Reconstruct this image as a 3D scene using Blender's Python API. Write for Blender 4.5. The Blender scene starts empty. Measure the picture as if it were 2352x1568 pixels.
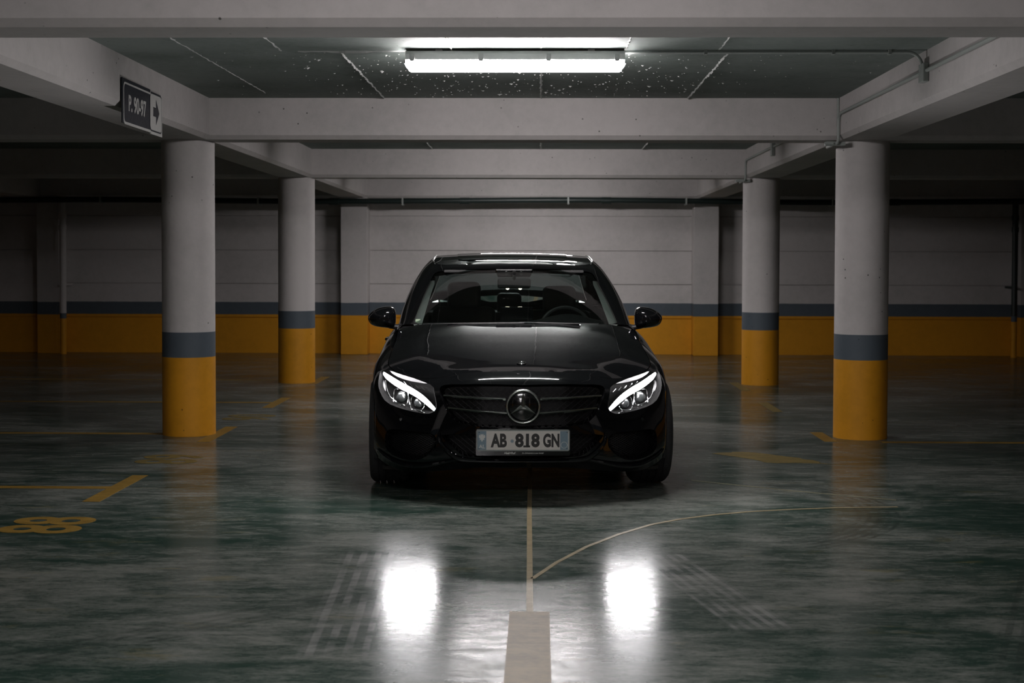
import bpy, bmesh, math, random
import numpy as np
from mathutils import Vector, Matrix
from mathutils.geometry import delaunay_2d_cdt

random.seed(7)
scene = bpy.context.scene
C = scene.collection
PI = math.pi

# ------------------------------------------------------------------ camera, world, exposure
CAM_H = 1.36
cam_data = bpy.data.cameras.new('camera')
cam_data.sensor_width = 36.0
cam_data.lens = 50.0                       # 3267 px on a 2352 px wide frame
cam_data.shift_y = -0.0336
cam_data.clip_start = 0.05
cam_data.dof.use_dof = True
cam_data.dof.focus_distance = 8.2
cam_data.dof.aperture_fstop = 4.5
cam = bpy.data.objects.new('camera', cam_data)
C.objects.link(cam)
cam.matrix_world = (Matrix.Translation((0, 0, CAM_H)) @ Matrix.Rotation(math.radians(1.14), 4, 'Z')
                    @ Matrix.Rotation(math.radians(90 - 1.8), 4, 'X') @ Matrix.Rotation(0.0027, 4, 'Z'))
scene.camera = cam

world = bpy.data.worlds.new('world')
scene.world = world
world.use_nodes = True
world.node_tree.nodes['Background'].inputs[0].default_value = (0, 0, 0, 1)
world.node_tree.nodes['Background'].inputs[1].default_value = 0.0

vs = scene.view_settings
vs.view_transform = 'Standard'
vs.look = 'None'
vs.exposure = 0.0
vs.gamma = 1.0
vs.use_curve_mapping = False

LAMP_STRENGTH = 101.0
LAMP_COLOR = (1.0, 0.945, 0.955, 1)
DRL_STRENGTH = 260.0

# ------------------------------------------------------------------ node helpers
class NT:
    def __init__(self, name):
        self.m = bpy.data.materials.new(name)
        self.m.use_nodes = True
        self.t = self.m.node_tree
        self.b = self.t.nodes['Principled BSDF']
        self.out = self.t.nodes['Material Output']
        self._pos = None
    def n(self, typ, **kw):
        nd = self.t.nodes.new(typ)
        for k, v in kw.items():
            setattr(nd, k, v)
        return nd
    def link(self, a, b):
        self.t.links.new(a, b)
    def put(self, sock, v):
        if isinstance(v, bpy.types.NodeSocket):
            self.link(v, sock)
        elif isinstance(v, (tuple, list)):
            if sock.type == 'RGBA' and len(v) == 3:
                v = (*v, 1)
            sock.default_value = v
        else:
            sock.default_value = v
    def pos(self):
        if self._pos is None:
            self._pos = self.n('ShaderNodeNewGeometry').outputs['Position']
        return self._pos
    def objco(self):
        return self.n('ShaderNodeTexCoord').outputs['Object']
    def mapping(self, v, loc=(0, 0, 0), rot=(0, 0, 0), scale=(1, 1, 1)):
        nd = self.n('ShaderNodeMapping')
        self.put(nd.inputs['Vector'], v)
        nd.inputs['Location'].default_value = loc
        nd.inputs['Rotation'].default_value = rot
        nd.inputs['Scale'].default_value = scale
        return nd.outputs[0]
    def noise(self, v, scale, detail=4, rough=0.6, dist=0.0):
        nd = self.n('ShaderNodeTexNoise')
        self.put(nd.inputs['Vector'], v)
        nd.inputs['Scale'].default_value = scale
        nd.inputs['Detail'].default_value = detail
        nd.inputs['Roughness'].default_value = rough
        nd.inputs['Distortion'].default_value = dist
        return nd.outputs['Fac']
    def vor(self, v, scale, feature='F1'):
        nd = self.n('ShaderNodeTexVoronoi', feature=feature)
        self.put(nd.inputs['Vector'], v)
        nd.inputs['Scale'].default_value = scale
        return nd.outputs['Distance']
    def math(self, op, a, b=0.0, c=None, clamp=False):
        nd = self.n('ShaderNodeMath', operation=op)
        nd.use_clamp = clamp
        self.put(nd.inputs[0], a)
        self.put(nd.inputs[1], b)
        if c is not None:
            self.put(nd.inputs[2], c)
        return nd.outputs[0]
    def rng(self, v, a, b, c=0.0, d=1.0):
        nd = self.n('ShaderNodeMapRange')
        nd.interpolation_type = 'SMOOTHSTEP'
        self.put(nd.inputs[0], v)
        for i, q in enumerate((a, b, c, d)):
            nd.inputs[i + 1].default_value = q
        return nd.outputs[0]
    def mix(self, f, a, b):
        nd = self.n('ShaderNodeMix', data_type='RGBA')
        self.put(nd.inputs[0], f)
        self.put(nd.inputs[6], a)
        self.put(nd.inputs[7], b)
        return nd.outputs[2]
    def sep(self, v):
        nd = self.n('ShaderNodeSeparateXYZ')
        self.put(nd.inputs[0], v)
        return nd.outputs
    def bump(self, h, strength=0.2, dist=0.01):
        nd = self.n('ShaderNodeBump')
        nd.inputs['Strength'].default_value = strength
        nd.inputs['Distance'].default_value = dist
        self.put(nd.inputs['Height'], h)
        self.put(self.b.inputs['Normal'], nd.outputs[0])
    def set(self, **kw):
        names = dict(color='Base Color', rough='Roughness', metal='Metallic', spec='Specular IOR Level', coat='Coat Weight',
                     coat_rough='Coat Roughness', ior='IOR', emis='Emission Color', estr='Emission Strength', alpha='Alpha')
        for k, v in kw.items():
            self.put(self.b.inputs[names[k]], v)
        return self

def plain(name, color, rough=0.5, metal=0.0, coat=0.0, coat_rough=0.03, spec=0.5, nscale=60.0, namt=0.12):
    """a paint, plastic or metal with slight procedural mottling"""
    t = NT(name)
    f = t.noise(t.objco(), nscale, 3)
    c2 = tuple(max(0, c * (1 - namt)) for c in color)
    t.set(color=t.mix(f, color, c2), rough=t.rng(f, 0.3, 0.7, rough * 0.92, min(1, rough * 1.08)), metal=metal, coat=coat,
          coat_rough=coat_rough, spec=spec)
    return t.m

def emitter(name, color, strength):
    t = NT(name)
    f = t.noise(t.objco(), 3.0, 1)
    t.set(color=(0.8, 0.8, 0.8), rough=0.4, emis=t.mix(f, color, tuple(c * 0.98 for c in color[:3])), estr=strength)
    return t.m

def thin_glass(name, tint=(0.8, 0.85, 0.84), refl=1.0):
    t = NT(name)
    tr = t.n('ShaderNodeBsdfTransparent')
    tr.inputs[0].default_value = (*tint, 1)
    gl = t.n('ShaderNodeBsdfGlossy')
    gl.inputs['Color'].default_value = (refl, refl, refl, 1)
    gl.inputs['Roughness'].default_value = 0.0
    fr = t.n('ShaderNodeFresnel')
    fr.inputs['IOR'].default_value = 1.5
    mx = t.n('ShaderNodeMixShader')
    t.link(fr.outputs[0], mx.inputs[0])
    t.link(tr.outputs[0], mx.inputs[1])
    t.link(gl.outputs[0], mx.inputs[2])
    t.link(mx.outputs[0], t.out.inputs[0])
    return t.m

WHITE = (0.52, 0.495, 0.485)
GREYBLUE = (0.085, 0.105, 0.125)
YELLOW = (0.62, 0.27, 0.012)

def concrete(name, base, rough=0.75, pits=True, stains=0.25, bands=None, scale=1.0):
    t = NT(name)
    p = t.pos()
    big = t.noise(p, 0.9 * scale, 5, 0.62)
    fine = t.noise(p, 14 * scale, 6, 0.7)
    col = base
    if bands:
        wob = t.math('MULTIPLY_ADD', t.noise(p, 9, 3), 0.008, -0.004)
        z = t.math('ADD', t.sep(p)[2], wob)
        c = t.mix(t.math('GREATER_THAN', z, bands[0]), YELLOW, GREYBLUE)
        col = t.mix(t.math('GREATER_THAN', z, bands[1]), c, base)
    dark = t.mix(1.0, col, col)
    mul = t.n('ShaderNodeMix', data_type='RGBA', blend_type='MULTIPLY')
    mul.inputs[0].default_value = 1.0
    t.put(mul.inputs[6], col)
    f = t.rng(t.math('ADD', t.math('MULTIPLY', big, 0.65), t.math('MULTIPLY', fine, 0.35)), 0.28, 0.62)
    t.put(mul.inputs[7], t.mix(f, (1 - stains, 1 - stains * 0.93, 1 - stains * 0.97), (1, 1, 1)))
    res = mul.outputs[2]
    h = fine
    if pits:
        d = t.vor(p, 11.0)
        gate = t.rng(t.noise(p, 2.3, 2), 0.44, 0.56)
        pit = t.math('MULTIPLY', t.rng(d, 0.05, 0.085, 1, 0), gate)
        m2 = t.n('ShaderNodeMix', data_type='RGBA', blend_type='MULTIPLY')
        t.put(m2.inputs[0], pit)
        t.put(m2.inputs[6], res)
        m2.inputs[7].default_value = (0.25, 0.25, 0.24, 1)
        res = m2.outputs[2]
        h = t.math('SUBTRACT', fine, t.math('MULTIPLY', pit, 1.5))
    t.set(color=res, rough=rough, spec=0.3)
    t.bump(h, 0.25, 0.006)
    return t.m

M = {}
M['beam'] = concrete('white painted concrete', WHITE, pits=True, stains=0.22)
M['slab'] = concrete('grey concrete ceiling', (0.21, 0.24, 0.225), pits=True, stains=0.4, scale=1.5)
M['fin'] = concrete('pale cement seam', (0.46, 0.47, 0.455), pits=False)
M['wall'] = concrete('banded wall paint', WHITE, pits=False, stains=0.22, bands=(0.575, 0.76))
M['col_white'] = concrete('white column paint', (0.54, 0.515, 0.505), stains=0.18)
M['col_grey'] = concrete('grey blue column paint', GREYBLUE, stains=0.15, rough=0.6)
M['col_yellow'] = concrete('yellow column paint', YELLOW, stains=0.25, rough=0.6)
M['lamp_body'] = plain('grey polycarbonate', (0.55, 0.55, 0.55), 0.45)
M['lamp_clip'] = plain('clip plastic', (0.38, 0.38, 0.38), 0.4)
M['lamp_light'] = emitter('lit diffuser', LAMP_COLOR, LAMP_STRENGTH)
M['conduit'] = plain('grey conduit', (0.33, 0.36, 0.34), 0.5)
M['dark_pipe'] = plain('dark green pipe', (0.012, 0.022, 0.02), 0.45)
M['sign_navy'] = plain('navy sign', (0.006, 0.010, 0.020), 0.35)
M['sign_white'] = plain('white sign', (0.55, 0.55, 0.53), 0.4)
M['paint'] = plain('black car paint', (0.0035, 0.0038, 0.0045), 0.5, coat=1.0, coat_rough=0.01, spec=0.0, nscale=200)
M['gloss'] = plain('gloss black plastic', (0.004, 0.004, 0.0045), 0.12, coat=0.6)
M['plastic'] = plain('matt black plastic', (0.008, 0.008, 0.009), 0.5)
M['chrome'] = plain('chrome', (0.72, 0.73, 0.72), 0.12, metal=1.0)
M['satin'] = plain('satin chrome', (0.24, 0.26, 0.245), 0.25, metal=1.0)
M['mesh'] = plain('grille plastic', (0.0035, 0.0035, 0.004), 0.45, spec=0.25)
M['housing'] = plain('black lamp housing', (0.003, 0.003, 0.003), 0.9, spec=0.0)
M['sunroof'] = plain('dark roof glass', (0.002, 0.002, 0.002), 0.5, coat=1.0, coat_rough=0.01, spec=0.0)
M['liner'] = plain('dark headliner', (0.06, 0.06, 0.06), 0.8)
M['rubber'] = plain('tyre rubber', (0.016, 0.016, 0.017), 0.75)
M['rim'] = plain('alloy rim', (0.35, 0.36, 0.37), 0.3, metal=1.0)
M['glass'] = thin_glass('window glass', (0.50, 0.57, 0.55))
M['lens'] = thin_glass('clear lens', (0.96, 0.97, 0.97))
M['drl'] = emitter('daytime light', (1.0, 0.96, 0.98, 1), DRL_STRENGTH)
M['map_light'] = emitter('warm map light', (1.0, 0.86, 0.66, 1), 14.0)
M['seat'] = plain('black leather', (0.012, 0.011, 0.011), 0.55)
M['dash'] = plain('black dashboard', (0.010, 0.010, 0.010), 0.6)
M['trim_grey'] = plain('light grey trim', (0.42, 0.42, 0.40), 0.7)
M['projector'] = plain('projector glass', (0.008, 0.009, 0.009), 0.3, coat=0.35, spec=0.1)
M['plate_white'] = plain('plate white', (0.62, 0.60, 0.56), 0.35)
M['plate_blue'] = plain('plate blue', (0.16, 0.24, 0.29), 0.35)
M['plate_black'] = plain('plate black', (0.006, 0.007, 0.006), 0.4)
M['plate_frame'] = plain('plate frame', (0.22, 0.25, 0.24), 0.35)
M['white_print'] = plain('white print', (0.6, 0.62, 0.6), 0.4)
M['red_lens'] = plain('red lens', (0.12, 0.004, 0.004), 0.1, coat=1.0)
M['sticker'] = plain('pale green sticker', (0.45, 0.58, 0.40), 0.5)

def floor_paint(name, color, wear):
    t = NT(name)
    p = t.pos()
    n1 = t.noise(t.mapping(p, scale=(3, 8, 1)), 2.0, 6, 0.7)
    n2 = t.noise(p, 40, 4)
    f = t.rng(t.math('ADD', t.math('MULTIPLY', n1, 0.7), t.math('MULTIPLY', n2, 0.3)), 0.36, 0.62)
    t.set(color=t.mix(f, tuple(c * wear for c in color), color), rough=0.42, spec=0.12)
    return t.m
M['line'] = floor_paint('tan floor paint', (0.165, 0.125, 0.058), 0.62)
M['line_thin'] = floor_paint('thin tan floor line', (0.27, 0.22, 0.13), 0.7)
M['line_yellow'] = floor_paint('yellow floor paint', (0.27, 0.165, 0.036), 0.6)
M['line_worn'] = floor_paint('worn yellow floor paint', (0.19, 0.145, 0.05), 0.5)
M['line_faint'] = floor_paint('faint floor line', (0.22, 0.21, 0.14), 0.5)

def floor_material():
    t = NT('polished concrete floor')
    p = t.pos()
    x, y, z = t.sep(p)
    def streak(rot, sx, sy, scale, detail=6, rough=0.72, dist=0.4):
        return t.noise(t.mapping(p, rot=(0, 0, rot), scale=(sx, sy, 1)), scale, detail, rough, dist)
    big = t.noise(t.mapping(p, scale=(0.7, 1.1, 1)), 0.9, 5, 0.62, 0.6)
    s1 = streak(0.55, 0.8, 2.6, 2.6)
    s2 = streak(-0.35, 0.8, 2.6, 3.0)
    s3 = streak(0.15, 0.9, 2.4, 8.5)
    sel = t.rng(t.noise(p, 0.6, 2), 0.42, 0.58)
    s = t.math('ADD', t.math('MULTIPLY', s1, sel), t.math('MULTIPLY', s2, t.math('SUBTRACT', 1.0, sel)))
    fine = t.noise(t.mapping(p, rot=(0, 0, 0.2), scale=(0.8, 1.8, 1)), 42, 5, 0.8)
    v = t.math('ADD', t.math('MULTIPLY', big, 0.36), t.math('ADD', t.math('MULTIPLY', s, 0.32),
               t.math('ADD', t.math('MULTIPLY', s3, 0.18), t.math('MULTIPLY', fine, 0.20))))
    f = t.rng(v, 0.455, 0.635)
    col = t.mix(f, (0.019, 0.040, 0.031), (0.160, 0.170, 0.154))
    yl = t.math('MULTIPLY', t.rng(t.noise(t.mapping(p, scale=(0.8, 2.4, 1)), 2.1, 5, 0.7), 0.60, 0.70), 0.45)
    col = t.mix(yl, col, (0.14, 0.125, 0.055))
    # tyre tracks: sets of ribs printed along straight and curved runs (position along the floor, world metres)
    gate = t.rng(t.noise(p, 5, 3), 0.3, 0.65)
    def track(cx, cy, ang, length, width, ribs, amount, prev, tone):
        dx = t.math('SUBTRACT', x, cx)
        dy = t.math('SUBTRACT', y, cy)
        ca, sa = math.cos(ang), math.sin(ang)
        u = t.math('ADD', t.math('MULTIPLY', dx, ca), t.math('MULTIPLY', dy, sa))
        w = t.math('SUBTRACT', t.math('MULTIPLY', dy, ca), t.math('MULTIPLY', dx, sa))
        mu = t.rng(t.math('ABSOLUTE', u), length * 0.5 - 0.15, length * 0.5, 1, 0)
        mw = t.rng(t.math('ABSOLUTE', w), width * 0.5 - 0.012, width * 0.5, 1, 0)
        rib = t.rng(t.math('SINE', t.math('MULTIPLY', w, 2 * PI * ribs / width)), -0.3, 0.5)
        k = t.math('MULTIPLY', t.math('MULTIPLY', mu, mw), t.math('MULTIPLY_ADD', rib, 0.7, 0.3))
        k = t.math('MULTIPLY', k, gate)
        return t.mix(t.math('MULTIPLY', k, amount), prev, tone)
    def arc(cx, cy, r, width, ribs, a0, a1, amount, prev, tone):
        dx = t.math('SUBTRACT', x, cx)
        dy = t.math('SUBTRACT', y, cy)
        rr = t.math('SQRT', t.math('ADD', t.math('MULTIPLY', dx, dx), t.math('MULTIPLY', dy, dy)))
        w = t.math('SUBTRACT', rr, r)
        an = t.math('ARCTAN2', dy, dx)
        ma = t.math('MULTIPLY', t.rng(an, a0, a0 + 0.15), t.rng(an, a1 - 0.15, a1, 1, 0))
        mw = t.rng(t.math('ABSOLUTE', w), width * 0.5 - 0.015, width * 0.5, 1, 0)
        rib = t.rng(t.math('SINE', t.math('MULTIPLY', w, 2 * PI * ribs / width)), -0.3, 0.5)
        k = t.math('MULTIPLY', t.math('MULTIPLY', ma, mw), t.math('MULTIPLY_ADD', rib, 0.75, 0.25))
        k = t.math('MULTIPLY', k, gate)
        return t.mix(t.math('MULTIPLY', k, amount), prev, tone)
    pale = (0.25, 0.25, 0.245)
    darkc = (0.022, 0.032, 0.028)
    col = track(-0.76, 5.75, 1.62, 1.9, 0.26, 4, 0.7, col, pale)
    col = track(0.70, 5.95, 1.78, 1.5, 0.25, 5, 0.6, col, pale)
    col = track(-1.35, 5.2, 0.75, 3.0, 0.24, 4, 0.45, col, darkc)
    col = track(1.75, 5.1, 1.2, 2.6, 0.22, 4, 0.5, col, darkc)
    col = arc(0.62, 7.9, 1.22, 0.26, 5, -1.1, 0.9, 0.7, col, darkc)
    col = arc(2.9, 4.6, 1.15, 0.2, 3, 1.6, 3.1, 0.6, col, darkc)
    rough = t.math('ADD', t.rng(v, 0.38, 0.66, 0.12, 0.22), t.math('MULTIPLY', fine, 0.05))
    spec = t.rng(t.math('ADD', t.math('MULTIPLY', s3, 0.6), t.math('MULTIPLY', s, 0.4)), 0.36, 0.64, 0.125, 0.015)
    t.set(color=col, rough=rough, spec=spec)
    t.bump(t.math('ADD', t.math('MULTIPLY', fine, 0.3), t.math('MULTIPLY', s3, 0.7)), 0.06, 0.004)
    return t.m
M['floor'] = floor_material()

# ------------------------------------------------------------------ mesh helpers
class MB:
    def __init__(self):
        self.v, self.f = [], []
    def add(self, vs_, fs_):
        o = len(self.v)
        self.v += [tuple(map(float, q)) for q in vs_]
        self.f += [tuple(i + o for i in q) for q in fs_]
        return self
    def box(self, x0, x1, y0, y1, z0, z1):
        return self.add([(x0, y0, z0), (x1, y0, z0), (x1, y1, z0), (x0, y1, z0), (x0, y0, z1), (x1, y0, z1), (x1, y1, z1), (x0, y1, z1)],
                        [(0, 3, 2, 1), (4, 5, 6, 7), (0, 1, 5, 4), (1, 2, 6, 5), (2, 3, 7, 6), (3, 0, 4, 7)])
    def prism(self, prof, a, b, axis):
        """profile of 2D points extruded from a to b along axis: 'x' uses (y,z), 'y' uses (x,z), 'z' uses (x,y)"""
        n = len(prof)
        def P(q, t_):
            return {'x': (t_, q[0], q[1]), 'y': (q[0], t_, q[1]), 'z': (q[0], q[1], t_)}[axis]
        vs_ = [P(q, a) for q in prof] + [P(q, b) for q in prof]
        fs_ = [(i, (i + 1) % n, (i + 1) % n + n, i + n) for i in range(n)]
        fs_ += [tuple(range(n - 1, -1, -1)), tuple(range(n, 2 * n))]
        return self.add(vs_, fs_)
    def tube(self, path, r, seg=10, cap=True, closed=False):
        pts = [Vector(q) for q in path]
        n = len(pts)
        rs = r if isinstance(r, (list, tuple)) else [r] * n
        rings = []
        up = None
        for i, q in enumerate(pts):
            if closed:
                d = pts[(i + 1) % n] - pts[i - 1]
            else:
                d = pts[min(i + 1, n - 1)] - pts[max(i - 1, 0)]
            d.normalize()
            if up is None:
                up = Vector((0, 0, 1)) if abs(d.z) < 0.9 else Vector((1, 0, 0))
            s = d.cross(up).normalized()
            up = s.cross(d).normalized()
            rings.append([q + (s * math.cos(2 * PI * k / seg) + up * math.sin(2 * PI * k / seg)) * rs[i] for k in range(seg)])
        vs_ = [v for rg in rings for v in rg]
        fs_ = []
        for i in range(n if closed else n - 1):
            j = (i + 1) % n
            for k in range(seg):
                k2 = (k + 1) % seg
                fs_.append((i * seg + k, i * seg + k2, j * seg + k2, j * seg + k))
        if cap and not closed:
            fs_.append(tuple(range(seg - 1, -1, -1)))
            fs_.append(tuple((n - 1) * seg + k for k in range(seg)))
        return self.add(vs_, fs_)
    def lathe(self, prof, origin, axis, seg=32, closed=False):
        """profile (r, h) turned about the axis through origin"""
        o = Vector(origin)
        ax = {'x': (Vector((1, 0, 0)), Vector((0, 1, 0)), Vector((0, 0, 1))), 'y': (Vector((0, 1, 0)), Vector((1, 0, 0)), Vector((0, 0, 1))),
              'z': (Vector((0, 0, 1)), Vector((1, 0, 0)), Vector((0, 1, 0)))}[axis]
        n = len(prof)
        vs_ = []
        for k in range(seg):
            a = 2 * PI * k / seg
            d = ax[1] * math.cos(a) + ax[2] * math.sin(a)
            vs_ += [o + d * r + ax[0] * h for r, h in prof]
        fs_ = []
        for k in range(seg):
            k2 = (k + 1) % seg
            for i in range(n if closed else n - 1):
                j = (i + 1) % n
                fs_.append((k * n + i, k * n + j, k2 * n + j, k2 * n + i))
        return self.add(vs_, fs_)
    def build(self, name, mat, parent=None, smooth=False, angle=35, bevel=0.0, fix=True):
        me = bpy.data.meshes.new(name)
        me.from_pydata(self.v, [], self.f)
        bm = bmesh.new()
        bm.from_mesh(me)
        bmesh.ops.remove_doubles(bm, verts=bm.verts, dist=1e-5)
        bmesh.ops.delete(bm, geom=[v_ for v_ in bm.verts if not v_.link_faces], context='VERTS')
        if fix:
            bmesh.ops.recalc_face_normals(bm, faces=bm.faces)
        if bevel > 0:
            es = [e for e in bm.edges if e.is_manifold and e.calc_face_angle(0) > 0.5]
            bmesh.ops.bevel(bm, geom=es, offset=bevel, segments=2, affect='EDGES', profile=0.6)
        bm.to_mesh(me)
        bm.free()
        if smooth:
            me.polygons.foreach_set('use_smooth', [True] * len(me.polygons))
            me.set_sharp_from_angle(angle=math.radians(angle))
        me.materials.append(mat if not isinstance(mat, str) else M[mat])
        o = bpy.data.objects.new(name, me)
        C.objects.link(o)
        if parent is not None:
            o.parent = parent
        return o

def tag(o, label=None, cat=None, group=None, kind=None):
    for k, v in (('label', label), ('category', cat), ('group', group), ('kind', kind)):
        if v:
            o[k] = v
    return o

def thing(name, label, cat, loc=(0, 0, 0), rotz=0.0, group=None):
    o = bpy.data.objects.new(name, None)
    o.empty_display_size = 0.1
    C.objects.link(o)
    o.location = loc
    o.rotation_euler = (0, 0, rotz)
    return tag(o, label, cat, group)

def copy_tree(o, parent=None):
    c = o.copy()
    C.objects.link(c)
    c.parent = parent
    for ch in list(o.children):
        copy_tree(ch, c)
    return c

def text_mesh(body, size, extrude=0.0, bold=0.0, sx=1.0, shear=0.0, spacing=1.0):
    """verts and faces of a line of text in the XY plane, centred on its bounding box"""
    cu = bpy.data.curves.new('text', 'FONT')
    cu.body = body
    cu.size = size
    cu.extrude = extrude
    cu.offset = bold
    cu.shear = shear
    cu.space_character = spacing
    cu.resolution_u = 6
    o = bpy.data.objects.new('text', cu)
    C.objects.link(o)
    dg = bpy.context.evaluated_depsgraph_get()
    me = bpy.data.meshes.new_from_object(o.evaluated_get(dg))
    v = np.array([q.co[:] for q in me.vertices])
    f = [tuple(p.vertices) for p in me.polygons]
    bpy.data.objects.remove(o)
    bpy.data.curves.remove(cu)
    bpy.data.meshes.remove(me)
    c = (v.min(0) + v.max(0)) / 2
    v = v - c
    v[:, 0] *= sx
    return v, f

# ------------------------------------------------------------------ the building
SLAB = 2.616
SOF = 2.30           # underside of the beams
BAY = [-15.35, -10.05, -4.75, 0.55, 5.85, 11.09, 16.0]
XL, XR = -2.75, 2.47

def struct(name, mb, mat, label=None, parent=None, smooth=False):
    o = mb.build(name, mat, parent, smooth)
    if parent is None:
        o['kind'] = 'structure'
        if label:
            o['label'] = label
    return o

struct('floor', MB().box(-9.2, 8.8, -20, 21.35, -0.2, 0.0), 'floor', 'polished grey green concrete floor with tyre tracks and stains')
ceiling = struct('ceiling', MB().box(-9.2, 8.8, -20, 21.35, SLAB, SLAB + 0.2), 'slab', 'grey concrete ceiling slab with rough formwork seams')

# formwork seams: rough ridges of cement under the slab
rs = random.Random(3)
def seam(x0, y0, x1, y1, h=0.014):
    n = max(6, int(math.hypot(x1 - x0, y1 - y0) / 0.04))
    prev = None
    vs_, fs_ = [], []
    dx, dy = x1 - x0, y1 - y0
    L = math.hypot(dx, dy)
    px, py = -dy / L, dx / L
    for i in range(n + 1):
        t_ = i / n
        w = rs.uniform(0.006, 0.014)
        hh = rs.uniform(0.25, 1.0) * h
        jx = rs.uniform(-0.005, 0.005)
        cx, cy = x0 + dx * t_ + px * jx, y0 + dy * t_ + py * jx
        vs_ += [(cx - px * w, cy - py * w, SLAB + 0.004), (cx, cy, SLAB - hh), (cx + px * w, cy + py * w, SLAB + 0.004)]
        if i:
            a = (i - 1) * 3
            b = i * 3
            fs_ += [(a, a + 1, b + 1, b), (a + 1, a + 2, b + 2, b + 1)]
    MB().add(vs_, fs_).build('seam_ridge', 'fin', ceiling)
for x in (-1.2, 0.0, 1.12):
    seam(x, 8.52, x, 10.92)
for x in (-1.55, -0.53, 0.0, 0.50, 1.05):
    seam(x, 6.03, x, 8.48, 0.010)
seam(-1.45, 8.5, -0.8, 8.5)
seam(-2.1, 6.9, -2.05, 10.6, 0.006)
for x in (-1.2, 0.0, 1.12):
    seam(x, 11.3, x, 15.8)
# drips and grains of cement that catch the lamp's grazing light
vs_, fs_ = [], []
for i in range(620):
    yy = 8.55 + (rs.random() ** 1.2) * 2.3
    xx = rs.gauss(0, 0.95) - 0.1
    if abs(xx) > 2.3:
        continue
    r = rs.uniform(0.0018, 0.0055) * (1.8 if rs.random() < 0.1 else 1)
    el = rs.uniform(1, 2.6)
    h = r * rs.uniform(0.7, 1.5)
    o = len(vs_)
    vs_ += [(xx - r * el, yy, SLAB + .001), (xx, yy - r, SLAB + .001), (xx + r * el, yy, SLAB + .001), (xx, yy + r, SLAB + .001), (xx, yy, SLAB - h)]
    fs_ += [(o, o + 1, o + 4), (o + 1, o + 2, o + 4), (o + 2, o + 3, o + 4), (o + 3, o, o + 4)]
sp = MB().add(vs_, fs_).build('cement_grains', 'fin', ceiling)
sp['kind'] = 'stuff'

# beams across (x) and along (y), lower edges chamfered
CH = 0.032
def beam_profile(a0, a1, z0=SOF, z1=SLAB + 0.01):
    return [(a0, z1), (a0, z0 + CH), (a0 + CH, z0), (a1 - CH, z0), (a1, z0 + CH), (a1, z1)]
for i, yb in enumerate(BAY):
    lab = {4: 'white cross beam spanning the bay in front of the lit lamp', 5: 'white cross beam carried by the two front columns',
           6: 'white cross beam carried by the two columns behind the car'}.get(i, 'white cross beam spanning the parking bays')
    hw = 0.165 if i != 5 else 0.165
    struct('trim_%d' % (i + 1), MB().prism(beam_profile(yb - hw, yb + hw), -9.2, 8.8, 'x'), 'beam', lab)
n0 = len(BAY)
struct('trim_%d' % (n0 + 1), MB().prism(beam_profile(20.82, 21.3), -9.2, 8.8, 'x'), 'beam', 'white wall beam above the dark pipe on the back wall')
lb = [(XL - 0.2, XL + 0.2, 'white lengthwise beam with the parking sign'), (XR - 0.2, XR + 0.2, 'white lengthwise beam with grey conduit on its side'),
      (-7.76, -7.36, 'white lengthwise beam beside the dark outer bay'), (7.0, 7.4, 'white lengthwise beam beside the far downpipe')]
for j, (x0, x1, lab) in enumerate(lb):
    cuts = [-20] + [b for b in BAY] + [20.99]
    mb = MB()
    for a, b in zip(cuts[:-1], cuts[1:]):
        a2 = a + (0.165 - CH if a > -20 else 0)
        b2 = b - (0.165 - CH)
        mb.prism(beam_profile(x0, x1, SOF + 0.002), a2, b2, 'y')
    struct('trim_%d' % (n0 + 2 + j), mb, 'beam', lab)

# back wall: courses of concrete panels with open joints, pilasters, paint bands by height
YW = 21.1
wall_back = struct('wall_back', MB().box(-9.2, 8.8, YW + 0.02, YW + 0.25, 0, SLAB), 'wall', 'back wall painted white over a blue grey stripe and orange yellow base')
pil = [(-7.42, -7.09), (-2.93, -2.54), (2.24, 2.60), (6.98, 7.32)]
edges = [-9.2] + [v for q in pil for v in q] + [8.8]
zs = [0.0, 0.53, 1.035, 1.53, 2.04, 2.31]
rp = random.Random(5)
for a, b in zip(edges[0::2], edges[1::2]):
    for z0, z1 in zip(zs[:-1], zs[1:]):
        n = 2 if (b - a) > 2 else 1
        for k in range(n):
            m_ = a + (b - a) * (0.515 + rp.uniform(-0.03, 0.03))
            xa, xb = (a, m_) if (k == 0 and n == 2) else ((m_, b) if n == 2 else (a, b))
            off = rp.uniform(-0.002, 0.002)
            g = 0.006
            MB().box(xa + g * 0.3, xb - g * 0.3, YW + off, YW + 0.03, z0 + (g if z0 else 0), z1 - g).build('panel', 'wall', wall_back, bevel=0.002)
for a, b in pil:
    MB().box(a, b, 20.82, YW + 0.02, 0, SOF + 0.01).build('pilaster', 'wall', wall_back, bevel=0.008)
struct('wall_left', MB().box(-9.4, -9.2, -20, 21.35, 0, SLAB), 'wall', 'dark side wall beyond the outer bay')
struct('wall_right', MB().box(8.8, 9.0, -20, 21.35, 0, SLAB), 'wall', 'dark side wall beyond the downpipe bay')
struct('wall_front', MB().box(-9.2, 8.8, -20.2, -20, 0, SLAB), 'wall', 'end wall behind the viewer')

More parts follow.
